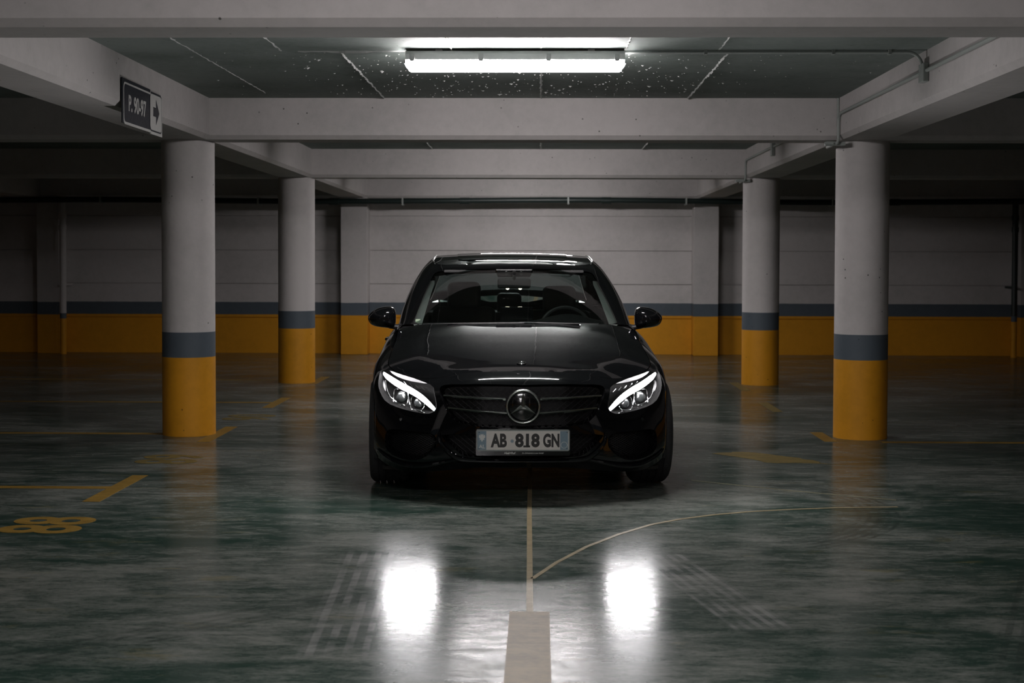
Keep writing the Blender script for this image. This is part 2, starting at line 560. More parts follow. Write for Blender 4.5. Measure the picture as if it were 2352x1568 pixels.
# columns: white shaft, grey blue stripe, yellow base
def column(x, y, label, group=None):
    t = thing('concrete_column', label, 'column', (x, y, 0), 0, group)
    r = 0.205
    def cyl(z0, z1, rr, name, m):
        prof = [(0, z0), (rr, z0), (rr, z1), (0, z1)]
        MB().lathe(prof, (0, 0, 0), 'z', 64).build(name, m, t, smooth=True)
    cyl(0.0, 0.614, r + 0.0012, 'yellow_base', 'col_yellow')
    cyl(0.614, 0.81, r + 0.0008, 'grey_stripe', 'col_grey')
    cyl(0.81, SOF + 0.001, r, 'shaft', 'col_white')
    return t
COLY = [11.15, 16.0]
column(XL - 0.02, 11.15, 'round column standing behind the hanging parking sign, white over grey and yellow')
column(XR + 0.035, 11.15, 'round column with grey conduit bending under the beam above it, white over grey and yellow')
column(XL, 16.0, 'round banded column standing between the sign column and the back wall')
column(XR, 16.0, 'round banded column standing between the conduit column and the back wall')
for yy in (5.85, 0.55):
    for xx in (XL, XR):
        column(xx, yy, 'round banded column beside the open drive lane ahead of the car', 'columns beside the viewer')

# ------------------------------------------------------------------ ceiling lamp
def make_lamp():
    t = thing('ceiling_lamp', 'lit long white fluorescent lamp fixed under the ceiling slab above the car', 'lamp', (-0.154, 8.46, SLAB), 0, 'ceiling lamps in a row')
    L = 0.655
    zt, zm, zb = -0.012, -0.066, -0.128
    hw = 0.062
    mb = MB()
    pr = [(-hw + 0.012, zt), (hw - 0.012, zt), (hw, zt - 0.02), (hw + 0.003, zm), (-hw - 0.003, zm), (-hw, zt - 0.02)]
    mb.prism(pr, -L + 0.008, L - 0.008, 'x')
    mb.build('housing', 'lamp_body', t, bevel=0.004)
    for sx in (-0.45, 0.45):
        MB().box(sx - 0.02, sx + 0.02, -0.03, 0.03, zt - 0.004, 0.002).build('mount', 'lamp_body', t)
    # diffuser: trough narrowing downwards, ends rounded
    rings = []
    for zz, dl, dw in ((zm, 0.0, 0.0), (zm - 0.022, 0.002, 0.001), (zm - 0.042, 0.012, 0.010), (zm - 0.056, 0.026, 0.022), (zb, 0.036, 0.036)):
        lx, wy = L - dl, hw + 0.002 - dw
        rc = 0.018
        ring = []
        for (cx, cy, a0) in ((lx - rc, wy - rc, 0), (-lx + rc, wy - rc, PI / 2), (-lx + rc, -wy + rc, PI), (lx - rc, -wy + rc, 1.5 * PI)):
            for k in range(4):
                a = a0 + k * PI / 6
                ring.append((cx + rc * math.cos(a), cy + rc * math.sin(a), zz))
        rings.append(ring)
    n = 16
    vs_ = [v for r in rings for v in r]
    fs_ = [(i * n + k, i * n + (k + 1) % n, (i + 1) * n + (k + 1) % n, (i + 1) * n + k) for i in range(len(rings) - 1) for k in range(n)]
    fs_.append(tuple((len(rings) - 1) * n + k for k in range(n)))
    def is_end(f_):
        a, b, c = (Vector(vs_[i]) for i in f_[:3])
        return abs((b - a).cross(c - a).normalized().x) > 0.6
    MB().add(vs_, [f_ for f_ in fs_ if not is_end(f_)]).build('diffuser', 'lamp_light', t, smooth=True, angle=50, fix=False)
    for sx in (-1, 1):
        MB().add(vs_, [f_ for f_ in fs_ if is_end(f_) and vs_[f_[0]][0] * sx > 0]).build('end_cap', 'lamp_body', t, smooth=True, angle=50)
    for x in (-0.605, -0.2, 0.198, 0.6):
        for s in (-1, 1):
            mb = MB()
            y0 = s * (hw + 0.004)
            y1 = s * (hw + 0.011)
            pr = [(x - 0.015, zm + 0.036), (x + 0.015, zm + 0.036), (x + 0.015, zm + 0.004), (x + 0.011, zm - 0.008), (x - 0.011, zm - 0.008), (x - 0.015, zm + 0.004)]
            mb.prism(pr, min(y0, y1), max(y0, y1), 'y')
            mb.box(x - 0.007, x + 0.007, min(y1, y1 + s * 0.003), max(y1, y1 + s * 0.003), zm + 0.016, zm + 0.028)
            mb.build('clip', 'lamp_clip', t, bevel=0.0015)
    return t
lamp = make_lamp()
# further fixtures of the same row. Two stand hidden behind the cross beams: the photograph shows the first one mirrored in the
# floor at the lower edge and the second one's light on the back wall. The rest hang over the lane behind the viewer; the badge,
# the right fender and the front face of the near beam show them.
def lamp_copy(yy, label, off=None):
    c = copy_tree(lamp)
    c.location = (-0.154, yy, SLAB)
    c['label'] = label
    if off:
        c.name = 'ceiling_lamp_%s_offscreen' % off
        for ch in c.children:
            if ch.name.startswith('diffuser'):
                ch.name = 'diffuser_%s_offscreen' % off
lamp_copy(13.4, 'lit long white lamp in the bay between the front and back column pairs')
lamp_copy(18.4, 'lit long white lamp in the bay next to the back wall')
for yy, off in ((3.2, 'overhead'), (-2.1, 'lane'), (-7.4, 'far_lane'), (-12.7, 'lane_end')):
    lamp_copy(yy, 'lit long white lamp under the slab along the lane facing the car', off)

# ------------------------------------------------------------------ conduit along the right beam
cd = thing('electrical_conduit', 'thin grey conduit running from the lamp across the slab and along the beam side', 'conduit', (0, 0, 0))
def arc_pts(c, r, a0, a1, n, plane):
    out = []
    for i in range(n + 1):
        a = a0 + (a1 - a0) * i / n
        u, w = r * math.cos(a), r * math.sin(a)
        out.append({'xz': (c[0] + u, c[1], c[2] + w), 'yz': (c[0], c[1] + u, c[2] + w), 'xy': (c[0] + u, c[1] + w, c[2])}[plane])
    return out
XF = XR - 0.2 - 0.013
zc_ = SLAB - 0.014
path = [(0.49, 8.46, zc_), (XF - 0.10, 8.46, zc_)] + arc_pts((XF - 0.10, 8.46, zc_ - 0.085), 0.085, PI / 2, 0, 6, 'xz') + [(XF - 0.015, 8.46, 2.53)]
MB().tube(path, 0.010, 10).build('pipe', 'conduit', cd, smooth=True)
MB().box(XF - 0.022, XF + 0.012, 8.405, 8.515, 2.425, 2.535).build('junction_box', 'conduit', cd, bevel=0.006)
ZP = 2.49
MB().tube([(XF, 6.02, ZP), (XF, 8.405, ZP)], 0.012, 10).build('pipe', 'conduit', cd, smooth=True)
path = [(XF, 8.515, ZP), (XF, 10.80, ZP)] + arc_pts((XF, 10.80, ZP - 0.07), 0.07, PI / 2, 0, 5, 'yz') + [(XF, 10.87, 2.30), (XF - 0.005, 10.885, 2.272), (XF - 0.01, 10.93, 2.268), (XF - 0.01, 11.24, 2.268)]
MB().tube(path, 0.012, 10).build('pipe', 'conduit', cd, smooth=True)
MB().tube([(XF + 0.002, 10.90, SLAB - 0.002), (XF + 0.002, 10.90, 2.40)], 0.011, 10).build('pipe', 'conduit', cd, smooth=True)
MB().box(XF - 0.09, XF + 0.06, 10.90, 10.955, 2.255, 2.285).build('bracket', 'conduit', cd, bevel=0.004)
MB().box(XF - 0.10, XF - 0.03, 10.885, 10.90, 2.262, 2.276).build('bracket', 'conduit', cd, bevel=0.003)
path = [(XF, 11.3, ZP), (XF, 13.85, ZP)]
MB().tube(path, 0.012, 10).build('pipe', 'conduit', cd, smooth=True)
MB().box(XF - 0.022, XF + 0.012, 13.85, 13.95, 2.40, 2.53).build('junction_box', 'conduit', cd, bevel=0.006)
path = [(XF, 13.95, ZP), (XF, 15.70, ZP)] + arc_pts((XF, 15.70, ZP - 0.07), 0.07, PI / 2, 0, 5, 'yz') + [(XF, 15.77, 2.30), (XF - 0.005, 15.785, 2.272), (XF - 0.01, 15.83, 2.268), (XF - 0.01, 16.12, 2.268)]
MB().tube(path, 0.012, 10).build('pipe', 'conduit', cd, smooth=True)
MB().box(XF - 0.10, XF + 0.06, 15.80, 15.855, 2.255, 2.285).build('bracket', 'conduit', cd, bevel=0.004)
for x in (0.97, 1.72, 2.05):
    MB().box(x - 0.009, x + 0.009, 8.44, 8.48, zc_ - 0.014, SLAB).build('clamp', 'conduit', cd)

# ------------------------------------------------------------------ pipes on the back wall
dp = thing('overhead_pipe', 'dark green pipe running level along the back wall under the beam', 'pipe', (0, 20.62, 2.245))
pth = [(x, 0, 0.012 * math.sin((x + 1.2) * 0.9) + (0.004 if abs(x) < 3 else 0)) for x in np.linspace(-9.1, 7.3, 60)]
MB().tube(pth, 0.042, 14).build('pipe', 'dark_pipe', dp, smooth=True)
for x in (-3.0, -1.1, 0.95, 3.3, -5.2, 5.1):
    MB().tube([(x - 0.07, 0, 0.012 * math.sin((x + 1.2) * 0.9)), (x + 0.07, 0, 0.012 * math.sin((x + 1.2) * 0.9))], 0.050, 14).build('coupling', 'dark_pipe', dp, smooth=True)
for x in (-4.1, -2.0, 0.4, 2.1, 4.2, -6.4):
    z_ = 0.012 * math.sin((x + 1.2) * 0.9)
    MB().box(x - 0.012, x + 0.012, -0.052, 0.215, z_ - 0.052, z_ + 0.052).build('pipe_clamp', 'conduit', dp, bevel=0.004)

def downpipe(x, y, label, r, matt):
    t = thing('downpipe', label, 'pipe', (x, y, 0))
    bands = ((0, 0.52, 'col_yellow'), (0.52, 0.60, 'col_grey'), (0.60, 2.30, matt))
    for k, (z0, z1, m) in enumerate(bands):
        MB().tube([(0, 0, z0), (0, 0, z1)], r, 14).build(('yellow_base', 'grey_stripe', 'pipe')[k], m, t, smooth=True)
    for zz in (1.85, 2.02):
        MB().tube([(0, 0, zz - 0.035), (0, 0, zz + 0.035)], r + 0.008, 14).build('collar', matt, t, smooth=True)
    MB().box(-r * 0.4, r * 0.4, r * 0.5, YW - y - 0.003, 1.0, 1.03).build('bracket', matt, t)
    return t
downpipe(-7.0, 20.72, 'white downpipe with yellow foot beside the pilaster in the dark outer bay', 0.048, 'col_white')
downpipe(6.86, 20.72, 'dark downpipe with yellow foot at the far end of the back wall', 0.042, 'dark_pipe')

# ------------------------------------------------------------------ parking sign on the left beam
sg = thing('parking_sign', 'navy parking sign reading P. 90-97 with a white arrow panel, on the beam side', 'sign', (XL + 0.2 + 0.008, 8.6, 2.20))
def sign_pt(u, w, o=0.0):      # u along +y, w up, o towards the lane
    return (o, u, w)
def plate_shape(u0, u1, w0, w1, o0, o1, rad=(0, 0, 0, 0)):
    pts = []
    for (cu, cw, a0, r) in ((u1, w1, 0, rad[0]), (u0, w1, PI / 2, rad[1]), (u0, w0, PI, rad[2]), (u1, w0, 1.5 * PI, rad[3])):
        if r <= 0:
            pts.append((cu, cw))
        else:
            sx = -1 if cu == u1 else 1
            sy = -1 if cw == w1 else 1
            for k in range(6):
                a = a0 + k * PI / 10
                pts.append((cu + sx * r + r * math.cos(a), cw + sy * r + r * math.sin(a)))
    return MB().prism(pts, o0, o1, 'x')
W1, W2, HS = 0.625, 0.27, 0.275
plate_shape(0, W1, 0, HS, 0, 0.006).build('panel', 'sign_navy', sg, bevel=0.001)
b1 = plate_shape(0.022, W1, -0.004, HS - 0.022, 0.006, 0.0085, (0, 0.035, 0.035, 0)).build('border', 'sign_white', sg)
plate_shape(0.034, W1, 0.012, HS - 0.034, 0.0085, 0.0095, (0, 0.028, 0.028, 0)).build('face', 'sign_navy', sg)
arr = plate_shape(W1 - 0.005, W1 + W2, -0.012, HS - 0.012, 0.002, 0.010, (0, 0, 0, 0)).build('arrow_panel', 'sign_white', sg, bevel=0.001)
plate_shape(W1 - 0.005, W1 + W2 - 0.012, 0.006, HS - 0.012, 0.010, 0.0106, (0.035, 0, 0, 0.035)).build('arrow_border', 'sign_navy', arr)
plate_shape(W1 - 0.02, W1 + W2 - 0.022, 0.016, HS - 0.026, 0.0106, 0.0114, (0.028, 0.03, 0.03, 0.028)).build('arrow_field', 'sign_white', arr)
ac, aw = W1 + 0.118, HS * 0.5
MB().prism([(ac - 0.07, aw - 0.03), (ac - 0.005, aw - 0.03), (ac - 0.005, aw - 0.082), (ac + 0.075, aw), (ac - 0.005, aw + 0.082), (ac - 0.005, aw + 0.03), (ac - 0.07, aw + 0.03)], 0.0114, 0.0124, 'x').build('arrow', 'sign_navy', arr)
v, f = text_mesh('P. 90-97', 0.135, 0.0006, 0.0035, 0.86)
MB().add([(0.0101 + q[2], 0.315 + q[0], 0.132 + q[1]) for q in v], f).build('lettering', 'sign_white', sg)

# ------------------------------------------------------------------ floor markings
EPS = 0.0015
def marking(name, label, mat, polys, cat='floor marking', group=None):
    mb = MB()
    for pl in polys:
        mb.prism(pl, 0.0002, EPS, 'z')
    o = mb.build(name, mat)
    return tag(o, label, cat, group)
def strip_poly(pts, w):
    L, R = [], []
    n = len(pts)
    for i in range(n):
        a, b = pts[max(i - 1, 0)], pts[min(i + 1, n - 1)]
        d = math.hypot(b[0] - a[0], b[1] - a[1])
        nx, ny = -(b[1] - a[1]) / d, (b[0] - a[0]) / d
        L.append((pts[i][0] + nx * w / 2, pts[i][1] + ny * w / 2))
        R.append((pts[i][0] - nx * w / 2, pts[i][1] - ny * w / 2))
    return [[L[i], L[i + 1], R[i + 1], R[i]] for i in range(n - 1)]
marking('lane_dash', 'broad tan lane dash on the floor in front of the car', 'line', [[(-0.115, 3.0), (0.04, 3.0), (0.04, 5.50), (-0.115, 5.50)]])
marking('lane_line', 'thin tan line running from the lane dash under the car', 'line_thin', strip_poly([(-0.037, 5.5), (-0.045, 6.5), (-0.055, 7.6), (-0.062, 9.0), (-0.09, 12.9)], 0.026))
curve = [(-0.03, 6.08), (0.08, 6.42), (0.227, 6.78), (0.40, 7.10), (0.584, 7.37), (0.75, 7.53), (0.934, 7.66), (1.13, 7.76), (1.33, 7.83), (1.65, 7.91), (2.0, 7.95)]
marking('curved_line', 'thin tan curved line branching off the lane line to one side', 'line_thin', strip_poly(curve, 0.022))
marking('faint_line', 'faint pale straight line slanting across the floor beside the car', 'line_faint', strip_poly([(0.95, 8.88), (1.5, 8.5), (2.05, 8.18)], 0.018))
for i, (yl, lab) in enumerate(((8.46, 'yellow T shaped bay mark between the bays 88 and 89'), (11.14, 'yellow T shaped bay mark running to the sign column'),
                               (13.65, 'yellow T shaped bay mark between the two columns on the sign side'), (16.25, 'yellow T shaped bay mark at the column nearest the back wall, sign side'))):
    c = marking('bay_mark', lab, 'line_yellow', [[(-2.59, yl - 0.5), (-2.49, yl - 0.5), (-2.49, yl + 0.5), (-2.59, yl + 0.5)], [(-7.3, yl - 0.045), (-2.59, yl - 0.045), (-2.59, yl + 0.045), (-7.3, yl + 0.045)]], group='yellow bay marks')
marking('bay_mark', 'yellow bay line running out from the conduit column', 'line_yellow', [[(2.6, 10.80), (6.9, 10.80), (6.9, 10.88), (2.6, 10.88)], [(2.17, 10.85), (2.27, 10.85), (2.27, 11.45), (2.17, 11.45)]], group='yellow bay marks')
marking('bay_mark', 'worn yellow bay mark by the column nearest the back wall, conduit side', 'line_worn', [[(2.15, 15.2), (2.25, 15.2), (2.25, 16.2), (2.15, 16.2)]], group='yellow bay marks')
marking('bay_mark', 'worn yellow bay mark between the conduit columns', 'line_worn', [[(2.13, 13.0), (2.22, 13.0), (2.22, 13.9), (2.13, 13.9)]], group='yellow bay marks')
def bay_number(txt, yc, label, mat):
    v, f = text_mesh(txt, 0.57, 0.0006, 0.013, 0.82)
    # read from the lane: letters upright towards -x, running towards +y
    o = MB().add([(-2.54 - q[1], yc + q[0], 0.001 + q[2]) for q in v], f).build('bay_number', mat)
    tag(o, label, 'floor marking', 'painted bay numbers')
bay_number('88', 7.25, 'yellow bay number 88 painted on the floor', 'line_yellow')
bay_number('89', 9.70, 'faded yellow bay number 89 on the floor beside the sign column', 'line_worn')
bay_number('90', 12.35, 'very worn yellow bay number on the floor between the two columns on the sign side', 'line_worn')
def smear(label, pts):
    rr = random.Random(len(pts) * 7 + int(pts[0][0] * 100))
    poly = []
    n = len(pts)
    for i in range(n):
        a, b = pts[i], pts[(i + 1) % n]
        for k in range(5):
            t_ = k / 5
            poly.append((a[0] + (b[0] - a[0]) * t_ + rr.uniform(-0.025, 0.025), a[1] + (b[1] - a[1]) * t_ + rr.uniform(-0.03, 0.03)))
    marking('paint_smear', label, 'line_worn', [poly])
smear('smeared yellow paint patch on the floor between car and conduit column', [(1.25, 10.15), (1.55, 9.72), (1.95, 9.62), (1.82, 9.95), (1.45, 10.25)])

#CAR#
# ------------------------------------------------------------------ the car
car = thing('car', 'glossy black saloon car with lit headlights facing down the lane', 'car', (-0.0955, 8.0, 0), math.radians(2.5))

# --- spline surfaces through control grids
class Surf:
    def __init__(self, rows, mirror=True):
        g = np.array(rows, float)                       # levels x columns x 3
        nl, nk, _ = g.shape
        mir = np.array([-1, 1, 1.0])
        left = g[:, 1:2] * mir
        right = g[:, -2:-1] * mir
        g = np.concatenate([left, g, right], 1)
        top = 2 * g[-1:] - g[-2:-1]
        bot = 2 * g[:1] - g[1:2]
        self.g = np.concatenate([bot, g, top], 0)
        self.nl, self.nk = nl, nk
    @staticmethod
    def w(t):
        return np.stack([-0.5 * t + t * t - 0.5 * t ** 3, 1 - 2.5 * t * t + 1.5 * t ** 3, 0.5 * t + 2 * t * t - 1.5 * t ** 3, -0.5 * t * t + 0.5 * t ** 3], -1)
    def ev(self, K, L):
        K = np.clip(np.asarray(K, float), 0, self.nk - 1)
        L = np.clip(np.asarray(L, float), 0, self.nl - 1)
        ki = np.minimum(K.astype(int), self.nk - 2)
        li = np.minimum(L.astype(int), self.nl - 2)
        wk, wl = self.w(K - ki), self.w(L - li)
        out = np.zeros(K.shape + (3,))
        for a in range(4):
            for b in range(4):
                out += (wl[..., a] * wk[..., b])[..., None] * self.g[li + a, ki + b]
        return out
    def normal(self, K, L):
        e = 0.01
        du = self.ev(np.clip(K + e, 0, self.nk - 1), L) - self.ev(np.clip(K - e, 0, self.nk - 1), L)
        dv = self.ev(K, np.clip(L + e, 0, self.nl - 1)) - self.ev(K, np.clip(L - e, 0, self.nl - 1))
        n = np.cross(du, dv)
        return n / (np.linalg.norm(n, axis=-1, keepdims=True) + 1e-12)
    def table(self, k0, k1, step=0.02):
        K, L = np.meshgrid(np.arange(k0, k1 + 1e-6, step), np.arange(0, self.nl - 1 + 1e-6, step))
        return K.ravel(), L.ravel(), self.ev(K.ravel(), L.ravel())
    def invert(self, pts, tab, ax):
        """parameters whose two coordinates ax match pts"""
        K, L, P = tab
        out = []
        for q in pts:
            d = (P[:, ax[0]] - q[0]) ** 2 + (P[:, ax[1]] - q[1]) ** 2
            i = int(d.argmin())
            k, l = K[i], L[i]
            for _ in range(4):
                e = 0.004
                p0 = self.ev(k, l)
                pk = (self.ev(k + e, l) - self.ev(k - e, l)) / (2 * e)
                pl = (self.ev(k, l + e) - self.ev(k, l - e)) / (2 * e)
                J = np.array([[pk[ax[0]], pl[ax[0]]], [pk[ax[1]], pl[ax[1]]]])
                r = np.array([q[0] - p0[ax[0]], q[1] - p0[ax[1]]])
                try:
                    s = np.linalg.solve(J, r)
                except np.linalg.LinAlgError:
                    break
                s = np.clip(s, -0.05, 0.05)
                k = min(max(k + s[0], 0), self.nk - 1)
                l = min(max(l + s[1], 0), self.nl - 1)
            out.append((k, l))
        return out

SIDE_Y = [0.85, 1.15, 1.6, 2.4, 3.1, 3.63, 4.15]
def row(front, xs, zs_, rear):
    return front + [(x, y, z) for x, y, z in zip(xs, SIDE_Y, zs_)] + rear
BODY = Surf([
    row([(0, .075, .195), (.25, .085, .19), (.50, .12, .165), (.68, .205, .155), (.80, .345, .18), (.872, .52, .215)], [.865, .86, .855, .855, .855, .86, .85],
        [.19, .18, .18, .18, .18, .19, .22], [(.76, 4.47, .24), (.5, 4.60, .25), (0, 4.63, .25)]),
    row([(0, .015, .25), (.25, .03, .248), (.50, .075, .235), (.685, .165, .23), (.81, .32, .245), (.886, .52, .27)], [.892, .885, .88, .88, .88, .89, .875],
        [.27] * 5 + [.28, .30], [(.78, 4.5, .33), (.5, 4.65, .34), (0, 4.68, .34)]),
    row([(0, 0, .37), (.25, .015, .37), (.50, .08, .37), (.69, .19, .37), (.815, .345, .38), (.893, .53, .39)], [.910, .90, .892, .89, .892, .905, .885],
        [.40, .40, .40, .40, .41, .42, .44], [(.79, 4.52, .46), (.5, 4.67, .47), (0, 4.69, .47)]),
    row([(0, .005, .48), (.25, .02, .48), (.50, .10, .485), (.685, .225, .49), (.81, .38, .50), (.892, .56, .51)], [.916, .905, .897, .893, .897, .912, .885],
        [.52, .53, .54, .55, .55, .56, .58], [(.79, 4.52, .60), (.5, 4.66, .62), (0, 4.68, .62)]),
    row([(0, .025, .60), (.25, .04, .598), (.50, .13, .59), (.67, .265, .585), (.795, .42, .60), (.883, .59, .625)], [.912, .903, .893, .888, .89, .90, .865],
        [.64, .66, .69, .71, .72, .73, .75], [(.75, 4.5, .77), (.5, 4.63, .78), (0, 4.66, .78)]),
    row([(0, .075, .685), (.25, .09, .68), (.49, .165, .65), (.645, .305, .64), (.77, .455, .66), (.852, .62, .695)], [.887, .884, .868, .868, .868, .865, .81],
        [.725, .77, .84, .86, .87, .88, .90], [(.68, 4.46, .91), (.48, 4.58, .92), (0, 4.62, .92)]),
    row([(0, .15, .735), (.25, .165, .727), (.485, .225, .69), (.62, .36, .682), (.735, .50, .70), (.80, .65, .735)], [.80, .785, .79, .805, .795, .765, .70],
        [.785, .86, .925, .945, .96, .985, 1.005], [(.60, 4.38, 1.01), (.42, 4.47, 1.01), (0, 4.50, 1.01)]),
])
TF = BODY.table(0, 6.2)
TS = BODY.table(4.2, 13.2)
FX, SX = (0, 2), (1, 2)
# arc length along the body at mid height -> metric chart for triangulating
_kk = np.linspace(0, 15, 1501)
_pp = BODY.ev(_kk, np.full_like(_kk, 3.0))
_ss = np.concatenate([[0], np.cumsum(np.linalg.norm(np.diff(_pp, axis=0), axis=1))])
VS = 0.10
def body_chart(KL):
    KL = np.asarray(KL, float)
    return np.stack([np.interp(KL[:, 0], _kk, _ss), KL[:, 1] * VS], 1)
def body_unchart(UV):
    return np.interp(UV[:, 0], _ss, _kk), UV[:, 1] / VS

def inside(pts, poly):
    x, y = pts[:, 0], pts[:, 1]
    r = np.zeros(len(pts), bool)
    n = len(poly)
    for i in range(n):
        x0, y0 = poly[i]
        x1, y1 = poly[(i + 1) % n]
        c = ((y0 > y) != (y1 > y))
        with np.errstate(divide='ignore', invalid='ignore'):
            xi = (x1 - x0) * (y - y0) / (y1 - y0) + x0
        r ^= c & (x < xi)
    return r
def densify(poly, step, closed=True):
    out = []
    n = len(poly)
    for i in range(n if closed else n - 1):
        a, b = np.array(poly[i], float), np.array(poly[(i + 1) % n], float)
        m = max(1, int(np.ceil(np.linalg.norm(b - a) / step)))
        for k in range(m):
            out.append(tuple(a + (b - a) * k / m))
    if not closed:
        out.append(tuple(poly[-1]))
    return out
def smooth_loop(poly, it=2, closed=True):
    """Chaikin corner cutting"""
    p = [np.array(q, float) for q in poly]
    for _ in range(it):
        o = []
        n = len(p)
        for i in range(n):
            a, b = p[i], p[(i + 1) % n]
            o += [a * 0.75 + b * 0.25, a * 0.25 + b * 0.75]
        p = o
    return [tuple(q) for q in p]
def cdt_fill(outer, holes, step):
    """2D triangulation of outer minus holes with a regular interior grid"""
    loops = [densify(outer, step)] + [densify(h, step * 0.7) for h in holes]
    pts, edges = [], []
    for lp in loops:
        o = len(pts)
        pts += lp
        edges += [(o + i, o + (i + 1) % len(lp)) for i in range(len(lp))]
    oa = np.array(outer)
    x0, y0 = oa.min(0)
    x1, y1 = oa.max(0)
    gx, gy = np.meshgrid(np.arange(x0 + step / 2, x1, step), np.arange(y0 + step / 2, y1, step))
    g = np.stack([gx.ravel(), gy.ravel()], 1)
    keep = inside(g, outer)
    for h in holes:
        keep &= ~inside(g, h)
    g = g[keep]
    bd = np.array(pts)
    if len(g):
        ok = np.ones(len(g), bool)
        for i in range(0, len(g), 400):
            d = np.sqrt(((g[i:i + 400, None] - bd[None]) ** 2).sum(-1)).min(1)
            ok[i:i + 400] = d > step * 0.45
        g = g[ok]
    allp = [Vector((float(q[0]), float(q[1]))) for q in pts] + [Vector((float(q[0]), float(q[1]))) for q in g]
    vo, eo, fo, _, _, _ = delaunay_2d_cdt(allp, edges, [], 0, 1e-7)
    vo = np.array([(q.x, q.y) for q in vo])
    tri = np.array([f for f in fo if len(f) == 3])
    cen = vo[tri].mean(1)
    ok = inside(cen, outer)
    for h in holes:
        ok &= ~inside(cen, h)
    tri = tri[ok]
    used = np.unique(tri)
    remap = -np.ones(len(vo), int)
    remap[used] = np.arange(len(used))
    return vo[used], remap[tri]
def body_patch(outerKL, holesKL, step=0.03, off=0.0):
    uv, tri = cdt_fill([tuple(q) for q in body_chart(outerKL)], [[tuple(q) for q in body_chart(h)] for h in holesKL], step)
    K, L = body_unchart(uv)
    P = BODY.ev(K, L)
    if off:
        P = P - BODY.normal(K, L) * off
    return P, tri
def mir(P):
    Q = np.array(P, float).copy()
    Q[:, 0] *= -1
    return Q
def flip(F):
    return [tuple(reversed([int(i) for i in f])) for f in F]
def tris(F):
    return [tuple(int(i) for i in f) for f in F]
def part(name, mb, mat, parent=car, smooth=True, angle=40, label=None, bevel=0.0, fix=True):
    o = mb.build(name, mat, parent, smooth=smooth, angle=angle, bevel=bevel, fix=fix)
    if label:
        o['label'] = label
    return o
def both(name, P, F, mat, parent=car, **kw):
    """the piece and its mirror image, as one piece each"""
    a = part(name, MB().add(P, tris(F)), mat, parent, **kw)
    b = part(name, MB().add(mir(P), flip(F)), mat, parent, **kw)
    return a, b
def joined(name, P, F, mat, parent=car, **kw):
    """a piece that spans the car's centre line"""
    return part(name, MB().add(P, tris(F)).add(mir(P), flip(F)), mat, parent, **kw)
def fpt(x, z, off=0.0):
    """point on the front of the body at lateral x, height z, pushed in by off"""
    k, l = BODY.invert([(abs(x), z)], TF, FX)[0]
    p = BODY.ev(k, l) - BODY.normal(np.array(k), np.array(l)) * off * NSIGN
    return (math.copysign(p[0], x) if x else 0.0, p[1], p[2])
_n = BODY.normal(np.array(0.5), np.array(3.0))
NSIGN = 1.0 if _n[1] < 0 else -1.0

# --- outlines measured on the front (x, z)
HL = [(.512, .652), (.58, .668), (.653, .684), (.75, .702), (.815, .716), (.838, .712), (.850, .665), (.853, .628), (.834, .578), (.796, .535), (.694, .509), (.60, .497), (.545, .491), (.503, .506), (.487, .535), (.50, .60)]
GR = [(0, .664), (.30, .664), (.44, .660), (.474, .645), (.474, .612), (.455, .56), (.425, .50), (.365, .446), (.27, .432), (.12, .425), (0, .424)]
LI = [(0, .392), (.30, .390), (.455, .382), (.462, .370), (.405, .315), (.345, .268), (.31, .258), (.15, .252), (0, .251)]
SI = [(.515, .385), (.60, .392), (.72, .394), (.775, .385), (.795, .36), (.80, .30), (.785, .262), (.71, .232), (.63, .225), (.57, .238), (.50, .29), (.485, .325), (.49, .365)]
def kl(poly):
    return BODY.invert(poly, TF, FX)
hl_kl = smooth_loop(kl(HL), 1)
si_kl = smooth_loop(kl(SI), 2)
def half_hole(poly):
    # an opening across the centre line: smooth the right half as an open curve
    p = kl(poly)
    o = [p[0]]
    for a, b in zip(p[:-1], p[1:]):
        o += [(a[0] * .75 + b[0] * .25, a[1] * .75 + b[1] * .25), (a[0] * .25 + b[0] * .75, a[1] * .25 + b[1] * .75)]
    o.append(p[-1])
    o[0] = (0, o[0][1])
    o[-1] = (0, o[-1][1])
    return o
gr_kl, li_kl = half_hole(GR), half_hole(LI)
def arch(yc, zc, r):
    a = [(yc + r * math.cos(t_), zc + r * math.sin(t_)) for t_ in np.linspace(PI + 0.55, -0.55, 34)]
    return BODY.invert(a, TS, SX)
AR = 0.355
YF, YR, ZWH = 0.80, 3.64, 0.322
arch_f = arch(YF, ZWH, AR)
arch_r = arch(YR, ZWH, AR)
def kcol(y, ks=(5.2, 13)):
    """column parameter whose flank lies at length y (mid height)"""
    k = np.linspace(ks[0], ks[1], 400)
    return float(np.interp(y, BODY.ev(k, np.full_like(k, 3.5))[:, 1], k))
def rect(k0, k1, l0=0.0, l1=6.0):
    return [(k0, l0), (k1, l0), (k1, l1), (k0, l1)]
KB = 5.28
k_d1, k_d2, k_d3, k_q = kcol(1.47), kcol(2.50), kcol(3.42), 13.55

